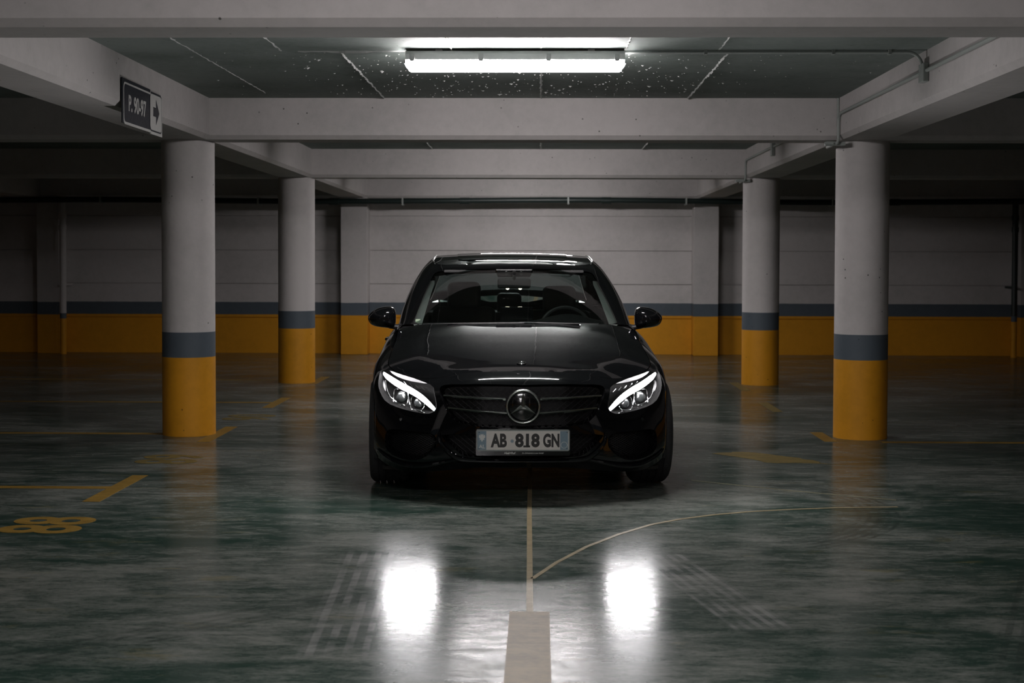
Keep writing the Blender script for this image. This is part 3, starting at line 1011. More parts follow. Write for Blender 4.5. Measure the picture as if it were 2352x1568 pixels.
# --- painted panels
P, F = body_patch(rect(0, KB), [hl_kl, si_kl, gr_kl, li_kl, arch_f], 0.022)
joined('front_bumper', P, F, 'paint')
P, F = body_patch(rect(KB + 0.008, k_d1 - 0.006), [hl_kl, arch_f], 0.028)
both('fender', P, F, 'paint')
P, F = body_patch(rect(k_d1 + 0.006, k_d2 - 0.005, 0.55), [], 0.05)
fd = both('front_door', P, F, 'paint')
P, F = body_patch(rect(k_d2 + 0.005, k_d3 - 0.005, 0.55), [arch_r], 0.05)
rd = both('rear_door', P, F, 'paint')
P, F = body_patch(rect(k_d1, k_d3, 0, 0.52), [arch_r], 0.06)
both('side_skirt', P, F, 'paint')
TL = BODY.invert([(.40, .88), (.62, .90), (.72, .885), (.80, .86), (.80, .77), (.70, .735), (.45, .75)], BODY.table(11.4, 15), FX)
TL = smooth_loop(TL, 1)
P, F = body_patch(rect(k_d3 + 0.005, k_q), [arch_r, TL], 0.045)
both('quarter_panel', P, F, 'paint')
P, F = body_patch(rect(k_q + 0.005, 15), [TL], 0.05)
joined('rear_bumper', P, F, 'paint')
P, F = body_patch(TL, [], 0.04, 0.0)
both('tail_light', P, F, 'red_lens')
for d, yy in ((fd, 2.30), (rd, 3.22)):
    for o, s in zip(d, (1, -1)):
        q = BODY.ev(kcol(yy), 4.62)
        MB().tube([(s * (q[0] + .004), yy - .10, q[2]), (s * (q[0] + .035), yy - .08, q[2]), (s * (q[0] + .035), yy + .08, q[2]), (s * (q[0] + .004), yy + .10, q[2])], 0.010, 8).build('handle', 'paint', o, smooth=True)

# --- recessed walls round each opening
def rim(loopKL, depth, shrink, closed=True, steps=3, dirv=None):
    KL = np.array(densify(loopKL, 0.05, closed))
    P0 = BODY.ev(KL[:, 0], KL[:, 1])
    N = BODY.normal(KL[:, 0], KL[:, 1]) * NSIGN
    c = P0.mean(0)
    if not closed:
        c = np.array([0, P0[:, 1].mean(), (P0[0, 2] + P0[-1, 2]) / 2])
    vs_, fs_ = [], []
    n = len(P0)
    for i in range(steps + 1):
        t_ = i / steps
        D = np.array([0, 1, 0]) * 0.75 - N * 0.25 if dirv is None else np.array(dirv)
        sh = (c - P0) * shrink * t_
        sh[:, 1] *= 0.3
        Q = P0 + D * depth * t_ + sh
        if not closed:
            Q[0, 0] = Q[-1, 0] = 0
        vs_ += [tuple(q) for q in Q]
    m = n if closed else n - 1
    for i in range(steps):
        for k in range(m):
            k2 = (k + 1) % n
            fs_.append((i * n + k, i * n + k2, (i + 1) * n + k2, (i + 1) * n + k))
    return vs_, fs_, np.array(vs_[-n:])
def cap_fan(loop, centre, bulge=0.0):
    n = len(loop)
    return [tuple(q) for q in loop] + [tuple(centre)], [(k, (k + 1) % n, n) for k in range(n)]

# grille: black surround, mesh, four chrome slats, round badge with the star
vs_, fs_, back = rim(gr_kl, 0.05, 0.05, closed=False)
grille = joined('grille', np.array(vs_), fs_, 'gloss')
gp = [(q[0], q[2]) for q in back]
gp_full = gp + [(-a, b) for a, b in gp[-2:0:-1]]
def yb_at(x):          # depth of the grille's back plane
    return float(np.interp(abs(x), [0, .25, .5], [0.055, 0.068, 0.15]))
uv, tri = cdt_fill(gp_full, [], 0.05)
MB().add([(q[0], yb_at(q[0]) + 0.012, q[1]) for q in uv], tris(tri)).build('backing', 'mesh', grille, smooth=True)
def lattice(poly, yfun, pitch, w, depth, slant=0.6):
    """diamond mesh of thin bars clipped to an outline (x, z)"""
    mb = MB()
    a = np.array(poly)
    x0, z0 = a.min(0)
    x1, z1 = a.max(0)
    L = (z1 - z0)
    for s in (-1, 1):
        xs = np.arange(x0 - L / slant, x1 + L / slant, pitch)
        for xx in xs:
            n = max(8, int(L / 0.008))
            t_ = np.linspace(0, 1, n)
            px = xx + s * (t_ * L) / slant
            pz = z0 + t_ * L
            ins = inside(np.stack([px, pz], 1), poly)
            i = 0
            while i < n:
                if ins[i]:
                    j = i
                    while j + 1 < n and ins[j + 1]:
                        j += 1
                    if j > i:
                        for q in range(i, j, 5):
                            e = min(q + 5, j)
                            A = Vector((px[q], yfun(px[q]), pz[q]))
                            B = Vector((px[e], yfun(px[e]), pz[e]))
                            d = (B - A).normalized()
                            nrm = Vector((-d.z, 0, d.x)) * w
                            dp_ = Vector((0, depth, 0))
                            mb.add([A - nrm, A + nrm, B + nrm, B - nrm, A - nrm + dp_, A + nrm + dp_, B + nrm + dp_, B - nrm + dp_],
                                   [(0, 1, 2, 3), (0, 3, 7, 4), (1, 5, 6, 2)])
                    i = j + 1
                else:
                    i += 1
    return mb
g_mesh = lattice(gp_full, lambda x: yb_at(x) - 0.004, 0.040, 0.0022, 0.010, 0.8).build('mesh_screen', 'mesh', grille, fix=False)
g_mesh['kind'] = 'stuff'
def slat(s, pts, name, parent, mat, h0, h1, dep=0.03):
    """bar along pts (x, z) with height from h0 to h1, following the grille"""
    vs_, fs_ = [], []
    n = len(pts)
    for i, (x, z) in enumerate(pts):
        h = h0 + (h1 - h0) * i / (n - 1)
        y = yb_at(x) - 0.052
        vs_ += [(s * x, y - 0.0035, z + h), (s * x, y - 0.003, z + h * 0.1), (s * x, y + 0.003, z - h), (s * x, y + dep, z - h * 0.8), (s * x, y + dep, z + h * 0.8)]
    for i in range(n - 1):
        for k in range(5):
            k2 = (k + 1) % 5
            fs_.append((i * 5 + k, i * 5 + k2, (i + 1) * 5 + k2, (i + 1) * 5 + k))
    fs_ += [(0, 1, 2, 3, 4), tuple((n - 1) * 5 + k for k in range(5))]
    return MB().add(vs_, fs_).build(name, mat, parent, smooth=True, angle=25)
for s in (-1, 1):
    xs = np.linspace(0.098, 0.452, 10)
    slat(s, [(x, 0.588 + 0.012 * (x - 0.098) / 0.354) for x in xs], 'grille_slat', car, 'satin', 0.0062, 0.0045)
    xs = np.linspace(0.092, 0.425, 10)
    slat(s, [(x, 0.505 + 0.026 * (x - 0.092) / 0.333) for x in xs], 'grille_slat', car, 'satin', 0.0090, 0.0055)
ZST, YST = 0.549, -0.022
M['star'] = plain('badge chrome', (0.42, 0.44, 0.42), 0.2, metal=1.0)
star = part('star_badge', MB().lathe([(0.0, 0.055), (0.084, 0.055), (0.084, 0.004), (0.06, -0.004), (0.0, -0.008)], (0, YST + 0.008, ZST), 'y', 64), 'gloss', label='round chrome ringed badge with three pointed star')
ringp = [(0.0915 + 0.0078 * math.cos(a), 0.0085 * math.sin(a)) for a in np.linspace(0, 2 * PI, 12, endpoint=False)]
MB().lathe(ringp, (0, YST, ZST), 'y', 72, closed=True).build('ring', 'star', star, smooth=True)
vs_, fs_ = [], []
for k in range(3):
    a = PI / 2 + k * 2 * PI / 3
    o = len(vs_)
    def pol(r, da):
        return (r * math.cos(a + da), r * math.sin(a + da))
    tip = pol(0.086, 0)
    l_, r_ = pol(0.0175, PI / 3), pol(0.0175, -PI / 3)
    y0 = YST + 0.008
    vs_ += [(0, y0 - 0.022, ZST), (tip[0], y0 - 0.008, ZST + tip[1]), (l_[0], y0 - 0.006, ZST + l_[1]), (r_[0], y0 - 0.006, ZST + r_[1])]
    fs_ += [(o, o + 1, o + 2), (o, o + 3, o + 1)]
MB().add(vs_, fs_).build('star', 'star', star)

# lower centre intake and crossbar mesh
vs_, fs_, back = rim(li_kl, 0.06, 0.06, closed=False)
li = joined('lower_intake', np.array(vs_), fs_, 'gloss')
lp = [(q[0], q[2]) for q in back]
lp_full = lp + [(-a, b) for a, b in lp[-2:0:-1]]
uv, tri = cdt_fill(lp_full, [], 0.05)
def yl_at(x):
    return float(np.interp(abs(x), [0, .25, .5], [0.07, 0.082, 0.15]))
MB().add([(q[0], yl_at(q[0]) + 0.012, q[1]) for q in uv], tris(tri)).build('backing', 'mesh', li, smooth=True)
mm = lattice(lp_full, lambda x: yl_at(x) - 0.004, 0.036, 0.0022, 0.010, 0.8).build('mesh_screen', 'mesh', li, fix=False)
mm['kind'] = 'stuff'

# side intakes with diamond mesh
vs_, fs_, back = rim(si_kl, 0.075, 0.12)
sa = part('side_intake', MB().add(vs_, fs_), 'gloss')
sb = part('side_intake', MB().add(mir(vs_), flip(fs_)), 'gloss')
bp = [(q[0], q[2]) for q in back]
o_ = np.argsort(back[:, 0])
bx, by = back[o_, 0], back[o_, 1]
pf = np.polyfit(bx, by, 2)
def ys_at(x):
    return float(np.polyval(pf, abs(x)))
uv, tri = cdt_fill(bp, [], 0.04)
Pm = [(q[0], ys_at(q[0]) + 0.012, q[1]) for q in uv]
MB().add(Pm, tris(tri)).build('backing', 'mesh', sa, smooth=True)
MB().add(mir(Pm), flip(tri)).build('backing', 'mesh', sb, smooth=True)
lat = lattice(bp, lambda x: ys_at(x) - 0.002, 0.024, 0.0019, 0.008, 0.55)
l1 = lat.build('mesh_screen', 'plastic', sa, fix=False)
l2 = MB().add(mir(lat.v), lat.f).build('mesh_screen', 'plastic', sb, fix=False)
l1['kind'] = l2['kind'] = 'stuff'

# wing blades that sweep from the crossbar round the intakes to the lip, and the lower splitter
def blade(pts, r, name, mat='paint'):
    for s in (1, -1):
        pth = []
        for (x, z, o) in pts:
            q = fpt(x, z, -o)
            pth.append((s * q[0], q[1], q[2]))
        sm = [Vector(q) for q in pth]
        out = []
        for i in range(len(sm) - 1):
            p0, p1, p2, p3 = sm[max(i - 1, 0)], sm[i], sm[i + 1], sm[min(i + 2, len(sm) - 1)]
            for t_ in np.linspace(0, 1, 6, endpoint=False):
                w = Surf.w(np.array(t_))
                out.append(p0 * float(w[0]) + p1 * float(w[1]) + p2 * float(w[2]) + p3 * float(w[3]))
        out.append(sm[-1])
        n = len(out)
        rr = [r * (0.35 + 0.65 * math.sin(PI * min(1, max(0.02, i / (n - 1))))) for i in range(n)]
        part(name, MB().tube(out, rr, 8), mat)
blade([(.470, .395, .002), (.468, .345, .010), (.430, .295, .012), (.372, .252, .010), (.30, .240, .006), (.15, .236, .004), (.0, .235, .004)], 0.013, 'bumper_blade')
blade([(.36, .247, .006), (.46, .225, .010), (.56, .205, .012), (.67, .200, .012), (.77, .225, .010), (.84, .258, .004)], 0.014, 'lip_blade')

# --- headlights
hl_d = np.array(hl_kl)
Plens, Flens = body_patch(hl_kl, [], 0.02, 0.0)
vs_, fs_, back = rim(hl_kl, 0.085, 0.10, dirv=(-0.12, 0.95, 0))
cen = back.mean(0) + np.array([0, 0.015, 0])
cv, cf = cap_fan(back, cen)
def head(s):
    def X(P):
        Q = np.array(P, float)
        Q[:, 0] *= s
        return Q
    fl = (lambda f: f) if s > 0 else flip
    mb = MB().add(X(vs_), fl(fs_)).add(X(cv), fl(cf))
    h = part('headlight', mb, 'housing', label='lit headlight with bright white eyebrow strip')
    MB().add(X(Plens), tris(Flens) if s > 0 else flip(Flens)).build('lens_cover', 'lens', h, smooth=True)
    # daytime strip: outer end high and thick, sweeping to the inner lower tip
    cl = [(.832, .700, .010), (.805, .684, .016), (.765, .664, .019), (.715, .643, .0195), (.665, .625, .018), (.615, .602, .0165), (.575, .575, .0145), (.540, .546, .0115), (.512, .522, .008), (.502, .513, .004)]
    pts = []
    for i in range(len(cl) - 1):
        for t_ in np.linspace(0, 1, 5, endpoint=False):
            a0, a1, a2, a3 = (np.array(cl[max(i - 1, 0)]), np.array(cl[i]), np.array(cl[i + 1]), np.array(cl[min(i + 2, len(cl) - 1)]))
            w = Surf.w(np.array(t_))
            pts.append(a0 * w[0] + a1 * w[1] + a2 * w[2] + a3 * w[3])
    pts.append(np.array(cl[-1]))
    V_, F_ = [], []
    n = len(pts)
    for i, q in enumerate(pts):
        d = pts[min(i + 1, n - 1)] - pts[max(i - 1, 0)]
        nx, nz = -d[1], d[0]
        m_ = math.hypot(nx, nz)
        nx, nz = nx / m_, nz / m_
        ring = []
        for e, of in ((1, .020), (0.5, .012), (-0.5, .012), (-1, .020)):
            p = fpt(q[0] + nx * q[2] * e, q[1] + nz * q[2] * e, of)
            ring.append((s * p[0], p[1], p[2]))
        ym = max(r_[1] for r_ in ring)          # the emitting face stands upright behind the sloping cover
        ring = [(r_[0], ym + dy_, r_[2]) for r_, dy_ in zip(ring, (-0.004, -0.005, -0.003, 0.0))]
        a, b = Vector(ring[0]), Vector(ring[-1])
        ring += [tuple(b + Vector((0, 0.02, 0))), tuple(a + Vector((0, 0.02, 0)))]
        V_ += ring
    Ff, Fb = [], []
    for i in range(n - 1):
        for k in range(6):
            k2 = (k + 1) % 6
            (Ff if k < 3 else Fb).append((i * 6 + k, i * 6 + k2, (i + 1) * 6 + k2, (i + 1) * 6 + k))
    Fb += [tuple(range(6)), tuple((n - 1) * 6 + k for k in range(6))]
    MB().add(V_, Ff).build('daytime_strip', 'drl', h, smooth=True, angle=60)
    MB().add(V_, Fb).build('strip_holder', 'housing', h)
    for (x, z, r) in ((.738, .588, .034), (.630, .563, .030)):
        p = fpt(x, z, 0.058)
        prof = [(r * 1.12, 0.03), (r * 1.12, -0.002), (r, -0.004), (r * 0.92, -0.012), (r * 0.7, -0.021), (r * 0.35, -0.026), (0.0, -0.0275)]
        MB().lathe(prof, (s * p[0], p[1], p[2]), 'y', 28).build('projector_lens', 'projector', h, smooth=True)
        fr = []
        for k in range(28):
            a = 2 * PI * k / 28
            c_, s_ = math.cos(a), math.sin(a)
            rr = r * 1.42 / (abs(c_) ** 5 + abs(s_) ** 5) ** 0.2
            q = fpt(x + rr * c_ + rr * s_ * -0.12, z + rr * s_ * 1.02, 0.045)
            fr.append((s * q[0], q[1], q[2]))
        MB().tube(fr, 0.0028, 6, closed=True).build('chrome_frame', 'chrome', h, smooth=True)
    def line(pts, r, of):
        pp = []
        for i in range(len(pts) - 1):
            for t_ in np.linspace(0, 1, 5, endpoint=False):
                q = fpt(pts[i][0] + (pts[i + 1][0] - pts[i][0]) * t_, pts[i][1] + (pts[i + 1][1] - pts[i][1]) * t_, of)
                pp.append((s * q[0], q[1], q[2]))
        q = fpt(*pts[-1], of)
        pp.append((s * q[0], q[1], q[2]))
        MB().tube(pp, r, 6).build('chrome_line', 'chrome', h, smooth=True)
    line([(.828, .668), (.822, .635), (.812, .600), (.795, .572), (.760, .552), (.700, .536)], 0.0030, 0.03)
    line([(.684, .625), (.680, .585), (.672, .545)], 0.0028, 0.035)
    line([(.700, .524), (.63, .514), (.575, .505)], 0.0042, 0.03)
    line([(.60, .503), (.545, .496)], 0.0026, 0.008)
    # side facing marker grooves of the top reflector
    for k in range(5):
        x0 = .70 - k * .036
        z0 = .672 - k * .0075
        q1, q2 = fpt(x0, z0, 0.02), fpt(x0 - .014, z0 - .012, 0.03)
        MB().tube([(s * q1[0], q1[1], q1[2]), (s * q2[0], q2[1], q2[2])], 0.0018, 5).build('reflector_rib', 'chrome', h, smooth=True)
    return h
head(1)
head(-1)

# --- bonnet
KE = np.linspace(0, 8.0, 401)
E = BODY.ev(KE, np.full_like(KE, 6.0))
ye, xe_, ze_ = E[:, 1], E[:, 0], E[:, 2]
zc_y = np.array([.14, .155, .19, .25, .40, .6, .8, 1.0, 1.2, 1.40, 1.6])
zc_z = np.array([.730, .735, .744, .758, .789, .828, .866, .903, .939, .974, 1.008])
_yy = np.linspace(.14, 1.6, 600)
_zz = np.interp(_yy, zc_y, zc_z)
for _ in range(40):
    _zz[1:-1] = 0.25 * _zz[:-2] + 0.5 * _zz[1:-1] + 0.25 * _zz[2:]
_u = np.linspace(0, 1.0, 401)
UC = 0.77
_g = np.where(_u < UC, 0.34 * (_u / UC) ** 2.2, 0.34 + 0.66 * ((_u - UC) / (1 - UC)) ** 1.15)
_gp = np.concatenate([_g, 1 + (_g[-1] - _g[-2]) * np.arange(1, 60)])
for _ in range(90):
    _gp[1:-1] = 0.25 * _gp[:-2] + 0.5 * _gp[1:-1] + 0.25 * _gp[2:]
_g = _gp[:401]
_g = _g + (1 - _g[-1]) * _u ** 6
def hood_z(x, y):
    xe = np.maximum(np.interp(y, ye, xe_), 1e-4)
    ze = np.interp(y, ye, ze_)
    zc = np.interp(y, _yy, _zz)
    u = np.clip(np.abs(x) / xe, 0, 1)
    return zc + (ze - zc) * np.interp(u, _u, _g)
kend = float(np.interp(1.46, ye, KE))
lead = [(float(a), float(b) + 0.004) for a, b in zip(np.interp(np.linspace(0, kend, 90), KE, xe_), np.interp(np.linspace(0, kend, 90), KE, ye))]
lead = [(max(0, a - 0.004 * min(1, max(0, (b - .3) * 4))), b) for a, b in lead]
rear_edge = [(.60, 1.400), (.45, 1.360), (.30, 1.335), (.15, 1.320), (0, 1.315)]
hood_poly = lead + rear_edge
uv, tri = cdt_fill(hood_poly, [], 0.024)
P = np.stack([uv[:, 0], uv[:, 1], hood_z(uv[:, 0], uv[:, 1])], 1)
hood = joined('hood', P, tri, 'paint')
# turned-down edges close the shut lines
el = np.array(lead + rear_edge)
ez = hood_z(el[:, 0], el[:, 1])
top = np.stack([el[:, 0], el[:, 1], ez], 1)
low = top.copy()
low[:, 2] -= 0.03
n = len(top)
joined('hood_edge', np.concatenate([top, low]), [(i, i + 1, n + i + 1, n + i) for i in range(n - 1)], 'plastic')
# round hood badge
yb_, zb_ = 0.30, float(hood_z(np.array(0.0), np.array(0.30)))
sl = math.atan2(float(hood_z(np.array(0.0), np.array(0.34)) - hood_z(np.array(0.0), np.array(0.26))), 0.08)
hb = MB()
prof = [(0.0, 0.0), (0.028, 0.0), (0.028, 0.003), (0.026, 0.0045), (0.0, 0.005)]
tmp = MB().lathe(prof, (0, 0, 0), 'z', 36)
R = Matrix.Translation((0, yb_, zb_ + 0.0005)) @ Matrix.Rotation(sl, 4, 'X')
badge = part('hood_badge', MB().add([R @ Vector(q) for q in tmp.v], tmp.f), 'gloss', label='small round silver badge on the hood')
tmp = MB().lathe([(0.0250 + 0.003 * math.cos(a), 0.005 + 0.003 * math.sin(a)) for a in np.linspace(0, 2 * PI, 8, endpoint=False)], (0, 0, 0), 'z', 36, closed=True)
MB().add([R @ Vector(q) for q in tmp.v], tmp.f).build('badge_ring', 'chrome', badge, smooth=True)
vs_, fs_ = [(0, 0, 0.010)], []
for k in range(6):
    a = PI / 2 + k * PI / 3
    r = 0.018 if k % 2 == 0 else 0.005
    vs_.append((r * math.cos(a), r * math.sin(a), 0.0058))
fs_ = [(0, 1 + k, 1 + (k + 1) % 6) for k in range(6)]
MB().add([R @ Vector(q) for q in vs_], fs_).build('badge_star', 'chrome', badge)

# --- greenhouse
GH = Surf([
    [(0, 1.40, .948), (.38, 1.455, .948), (.70, 1.60, .942), (.80, 1.82, .93), (.806, 2.55, .948), (.792, 3.2, .963), (.69, 3.95, .995), (.40, 4.08, 1.0), (0, 4.12, 1.0)],
    [(0, 1.64, 1.08), (.365, 1.69, 1.078), (.66, 1.82, 1.065), (.775, 2.0, 1.045), (.772, 2.6, 1.08), (.75, 3.15, 1.09), (.645, 3.75, 1.10), (.38, 3.86, 1.11), (0, 3.9, 1.115)],
    [(0, 1.88, 1.205), (.345, 1.92, 1.20), (.615, 2.04, 1.185), (.725, 2.2, 1.175), (.718, 2.65, 1.22), (.695, 3.1, 1.225), (.60, 3.53, 1.22), (.36, 3.62, 1.225), (0, 3.65, 1.23)],
    [(0, 2.12, 1.318), (.32, 2.15, 1.313), (.562, 2.25, 1.298), (.658, 2.42, 1.298), (.645, 2.75, 1.345), (.625, 3.05, 1.34), (.545, 3.28, 1.33), (.34, 3.36, 1.34), (0, 3.4, 1.345)],
    [(0, 2.21, 1.350), (.30, 2.235, 1.346), (.505, 2.33, 1.342), (.585, 2.48, 1.362), (.578, 2.8, 1.405), (.56, 3.0, 1.398), (.48, 3.15, 1.385), (.32, 3.22, 1.388), (0, 3.25, 1.392)],
])
_gk = np.linspace(0, 8, 801)
_gpp = GH.ev(_gk, np.full_like(_gk, 1.5))
_gs = np.concatenate([[0], np.cumsum(np.linalg.norm(np.diff(_gpp, axis=0), axis=1))])
GVS = 0.19
def gh_chart(KL):
    KL = np.asarray(KL, float)
    return [tuple(q) for q in np.stack([np.interp(KL[:, 0], _gk, _gs), KL[:, 1] * GVS], 1)]
GN = 1.0 if GH.normal(np.array(0.5), np.array(1.5))[1] < 0 else -1.0
def gh_patch(outer, holes, step=0.04, off=0.0):
    uv, tri = cdt_fill(gh_chart(outer), [gh_chart(h) for h in holes], step)
    K, L = np.interp(uv[:, 0], _gs, _gk), uv[:, 1] / GVS
    P = GH.ev(K, L)
    if off:
        P = P - GH.normal(K, L) * off * GN
    return P, tri
WS = [(0, .02), (1.0, .02), (1.80, .02), (1.97, .10), (1.98, 1.5), (1.97, 2.80), (1.85, 2.93), (1.0, 2.96), (0, 2.96)]
SW1 = [(3.10, .06), (3.98, .05), (3.98, 2.6), (3.55, 2.75), (3.30, 2.3), (3.12, 1.0)]
SW2 = [(4.06, .05), (5.10, .06), (5.30, .5), (5.20, 2.0), (4.90, 2.65), (4.06, 2.65)]
RW = [(8, .25), (7.0, .25), (6.15, .3), (6.08, .5), (6.15, 2.6), (6.4, 2.85), (7.0, 2.9), (8, 2.9)]
P, F = gh_patch([(0, 0), (8, 0), (8, 4), (0, 4)], [WS, SW1, SW2, RW], 0.035)
joined('roof_frame', P, F, 'paint')
P, F = gh_patch(WS, [], 0.04, 0.004)
joined('windshield', P, F, 'glass')
P, F = gh_patch(RW, [], 0.06, 0.004)
joined('rear_window', P, F, 'glass')
P, F = gh_patch(SW1, [], 0.06, 0.004)
both('side_window', P, F, 'glass')
P, F = gh_patch(SW2, [], 0.06, 0.004)
both('side_window', P, F, 'glass')
# black printed border of the windscreen
P, F = gh_patch([(0, 2.72), (1.6, 2.72), (1.90, 2.66), (1.97, 2.75), (1.86, 2.93), (1.0, 2.96), (0, 2.96)], [], 0.05, 0.010)
joined('windshield_border', P, F, 'housing')
# roof skin
rk = np.linspace(0, 8, 160)
RE = GH.ev(rk, np.full_like(rk, 4.0))
ry = np.linspace(2.21, 3.25, 200)
rzc = np.interp(ry, [2.21, 2.35, 2.5, 2.7, 2.85, 3.0, 3.15, 3.25], [1.350, 1.379, 1.402, 1.424, 1.430, 1.425, 1.408, 1.392])
for _ in range(200):
    rzc[1:-1] = 0.25 * rzc[:-2] + 0.5 * rzc[1:-1] + 0.25 * rzc[2:]
def roof_z(x, y):
    xe = np.maximum(np.interp(y, RE[:, 1], RE[:, 0]), 1e-4) if False else np.interp(y, ROY, ROX)
    ze = np.interp(y, ROY, ROZ)
    zc = np.interp(y, ry, rzc)
    u = np.clip(np.abs(x) / np.maximum(xe, 1e-4), 0, 1)
    return zc + (ze - zc) * u ** 2.4
o_ = np.argsort(RE[:, 1])
ROY, ROX, ROZ = RE[o_, 1], RE[o_, 0], RE[o_, 2]
rpoly = [(float(q[0]), float(q[1])) for q in RE]
uv, tri = cdt_fill(rpoly, [], 0.04)
joined('roof', np.stack([uv[:, 0], uv[:, 1], roof_z(uv[:, 0], uv[:, 1])], 1), tri, 'paint')
sr = [(0, 2.36), (.36, 2.39), (.40, 2.43), (.41, 2.75), (.40, 3.02), (0, 3.04)]
uv, tri = cdt_fill(sr, [], 0.05)
joined('sunroof', np.stack([uv[:, 0], uv[:, 1], roof_z(uv[:, 0], uv[:, 1]) + 0.005], 1), tri, 'sunroof', label='dark glass sunroof panel')
for s in (-1, 1):
    pth = [(s * (q[0] + 0.012 - 0.02), q[1], q[2] + 0.008) for q in GH.ev(np.linspace(2.75, 5.6, 24), np.full(24, 3.9))]
    part('roof_rail', MB().tube(pth, 0.006, 6), 'satin')

def ruled(name, A, B, mat, parent=car, join=True, n=6, sag=0.0):
    A, B = np.array(A), np.array(B)
    m = len(A)
    vs_ = []
    for i in range(n + 1):
        t_ = i / n
        Q = A * (1 - t_) + B * t_
        Q[:, 2] -= sag * math.sin(PI * t_)
        vs_.append(Q)
    vs_ = np.concatenate(vs_)
    fs_ = [(i * m + k, i * m + k + 1, (i + 1) * m + k + 1, (i + 1) * m + k) for i in range(n) for k in range(m - 1)]
    return (joined if join else both)(name, vs_, fs_, mat, parent)
# cowl between bonnet and glass, belt strips, boot lid
rx = [0, .15, .30, .45, .60, .72, .785]
ry_ = [1.315, 1.320, 1.335, 1.360, 1.400, 1.45, 1.50]
A = [(x, y - 0.004, float(hood_z(np.array(x), np.array(y))) - 0.022) for x, y in zip(rx, ry_)]
B = GH.ev(np.linspace(0, 2.9, 7), np.zeros(7)) + np.array([0, 0.01, -0.012])
ruled('cowl_panel', A, B, 'plastic')
A = BODY.ev(np.linspace(7.7, 11.3, 40), np.full(40, 6.0))
gy_k = np.linspace(2.5, 5.9, 200)
gy = GH.ev(gy_k, np.zeros(200))
kk_ = np.interp(A[:, 1], gy[:, 1], gy_k)
ruled('belt_strip', A, GH.ev(kk_, np.zeros(40)), 'paint', join=False, n=2)
A = BODY.ev(np.linspace(11.2, 15, 30), np.full(30, 6.0))
B = GH.ev(np.linspace(5.5, 8, 30), np.zeros(30))
ruled('boot_lid', A, B, 'paint', sag=-0.006)
# wipers parked on the cowl
for pts in ([(-.62, 1.50), (-.35, 1.435), (-.02, 1.415), (.05, 1.42)], [(.02, 1.43), (.25, 1.43), (.55, 1.475)]):
    pth = [(x, y + 0.012, float(hood_z(np.array(abs(x)), np.array(y))) - 0.020) for x, y in pts]
    part('wiper', MB().tube(pth, 0.007, 6), 'plastic')
# toll sticker in the glass corner
q = GH.ev(np.array([1.86]), np.array([0.16]))[0]
MB().box(-q[0] - 0.016, -q[0] + 0.016, q[1] + 0.010, q[1] + 0.012, q[2] - 0.014, q[2] + 0.012).build('window_sticker', 'sticker', car)

# --- door mirrors
MO = [(.818, 1.060), (.90, 1.058), (.965, 1.035), (1.000, 1.000), (1.006, .978), (.994, .945), (.965, .925), (.90, .915), (.825, .910), (.812, .955)]
mo = smooth_loop(MO, 2)
def mirror(s):
    a = np.array(mo)
    c = a.mean(0)
    rings = [(0.04, -0.085), (0.3, -0.083), (0.55, -0.072), (0.75, -0.055), (0.9, -0.030), (0.98, -0.008), (1.0, 0.02), (1.0, 0.06), (0.94, 0.075)]
    n = len(a)
    vs_, fs_ = [], []
    for r, d in rings:
        for q in a:
            x = c[0] + (q[0] - c[0]) * r
            z = c[1] + (q[1] - c[1]) * r
            vs_.append((s * x, 1.65 + d + (x - .82) * 0.22, z))
    for i in range(len(rings) - 1):
        for k in range(n):
            k2 = (k + 1) % n
            fs_.append((i * n + k, i * n + k2, (i + 1) * n + k2, (i + 1) * n + k))
    fs_ += [tuple(range(n)), tuple((len(rings) - 1) * n + k for k in range(n))]
    m_ = part('door_mirror', MB().add(vs_, fs_), 'paint', angle=50)
    g = [(s * (c[0] + (q[0] - c[0]) * 0.9), 1.727 + (q[0] - .82) * 0.22, c[1] + (q[1] - c[1]) * 0.9) for q in a]
    MB().add(g, [tuple(range(n))]).build('mirror_glass', 'chrome', m_)
    MB().tube([(s * .86, 1.68, .925), (s * .80, 1.70, .918), (s * .765, 1.72, .922)], [0.016, 0.020, 0.022], 10).build('arm', 'plastic', m_, smooth=True)
    MB().tube([(s * (c[0] + (q[0] - c[0]) * 0.86), 1.65 - 0.036 + (c[0] + (q[0] - c[0]) * 0.86 - .82) * .22, c[1] - 0.012 + (q[1] - c[1]) * 0.0) for q in sorted(MO)[2:]], 0.003, 5).build('indicator', 'gloss', m_, smooth=True)
mirror(1)
mirror(-1)

# --- number plate
ZP0, PW, PH = 0.361, 0.524, 0.120
YP = -0.040
def rrect(w, h, r, n=5):
    o = []
    for cx, cz, a0 in ((w / 2 - r, h / 2 - r, 0), (-w / 2 + r, h / 2 - r, PI / 2), (-w / 2 + r, -h / 2 + r, PI), (w / 2 - r, -h / 2 + r, 1.5 * PI)):
        for k in range(n):
            a = a0 + k * PI / 2 / (n - 1)
            o.append((cx + r * math.cos(a), cz + r * math.sin(a)))
    return o
def flat(poly, y0, y1, zc, xc=0.0):
    return MB().prism([(q[0] + xc, q[1] + zc) for q in poly], y0, y1, 'y')
holder = part('plate_holder', flat(rrect(PW + 0.006, PH + 0.028, 0.008), YP + 0.004, YP + 0.05, ZP0 - 0.012), 'gloss', smooth=False)
v, f = text_mesh('Abel+Ruf', 0.0165, 0.0003, 0.0004)
MB().add([(q[0] - 0.075, YP + 0.0035 - q[2], ZP0 - PH / 2 - 0.0115 + q[1]) for q in v], f).build('dealer_name', 'white_print', holder)
v, f = text_mesh('Ihre Zufriedenheit ist unser Antrieb!', 0.0105, 0.0003, 0.0001, 0.78, 0.35)
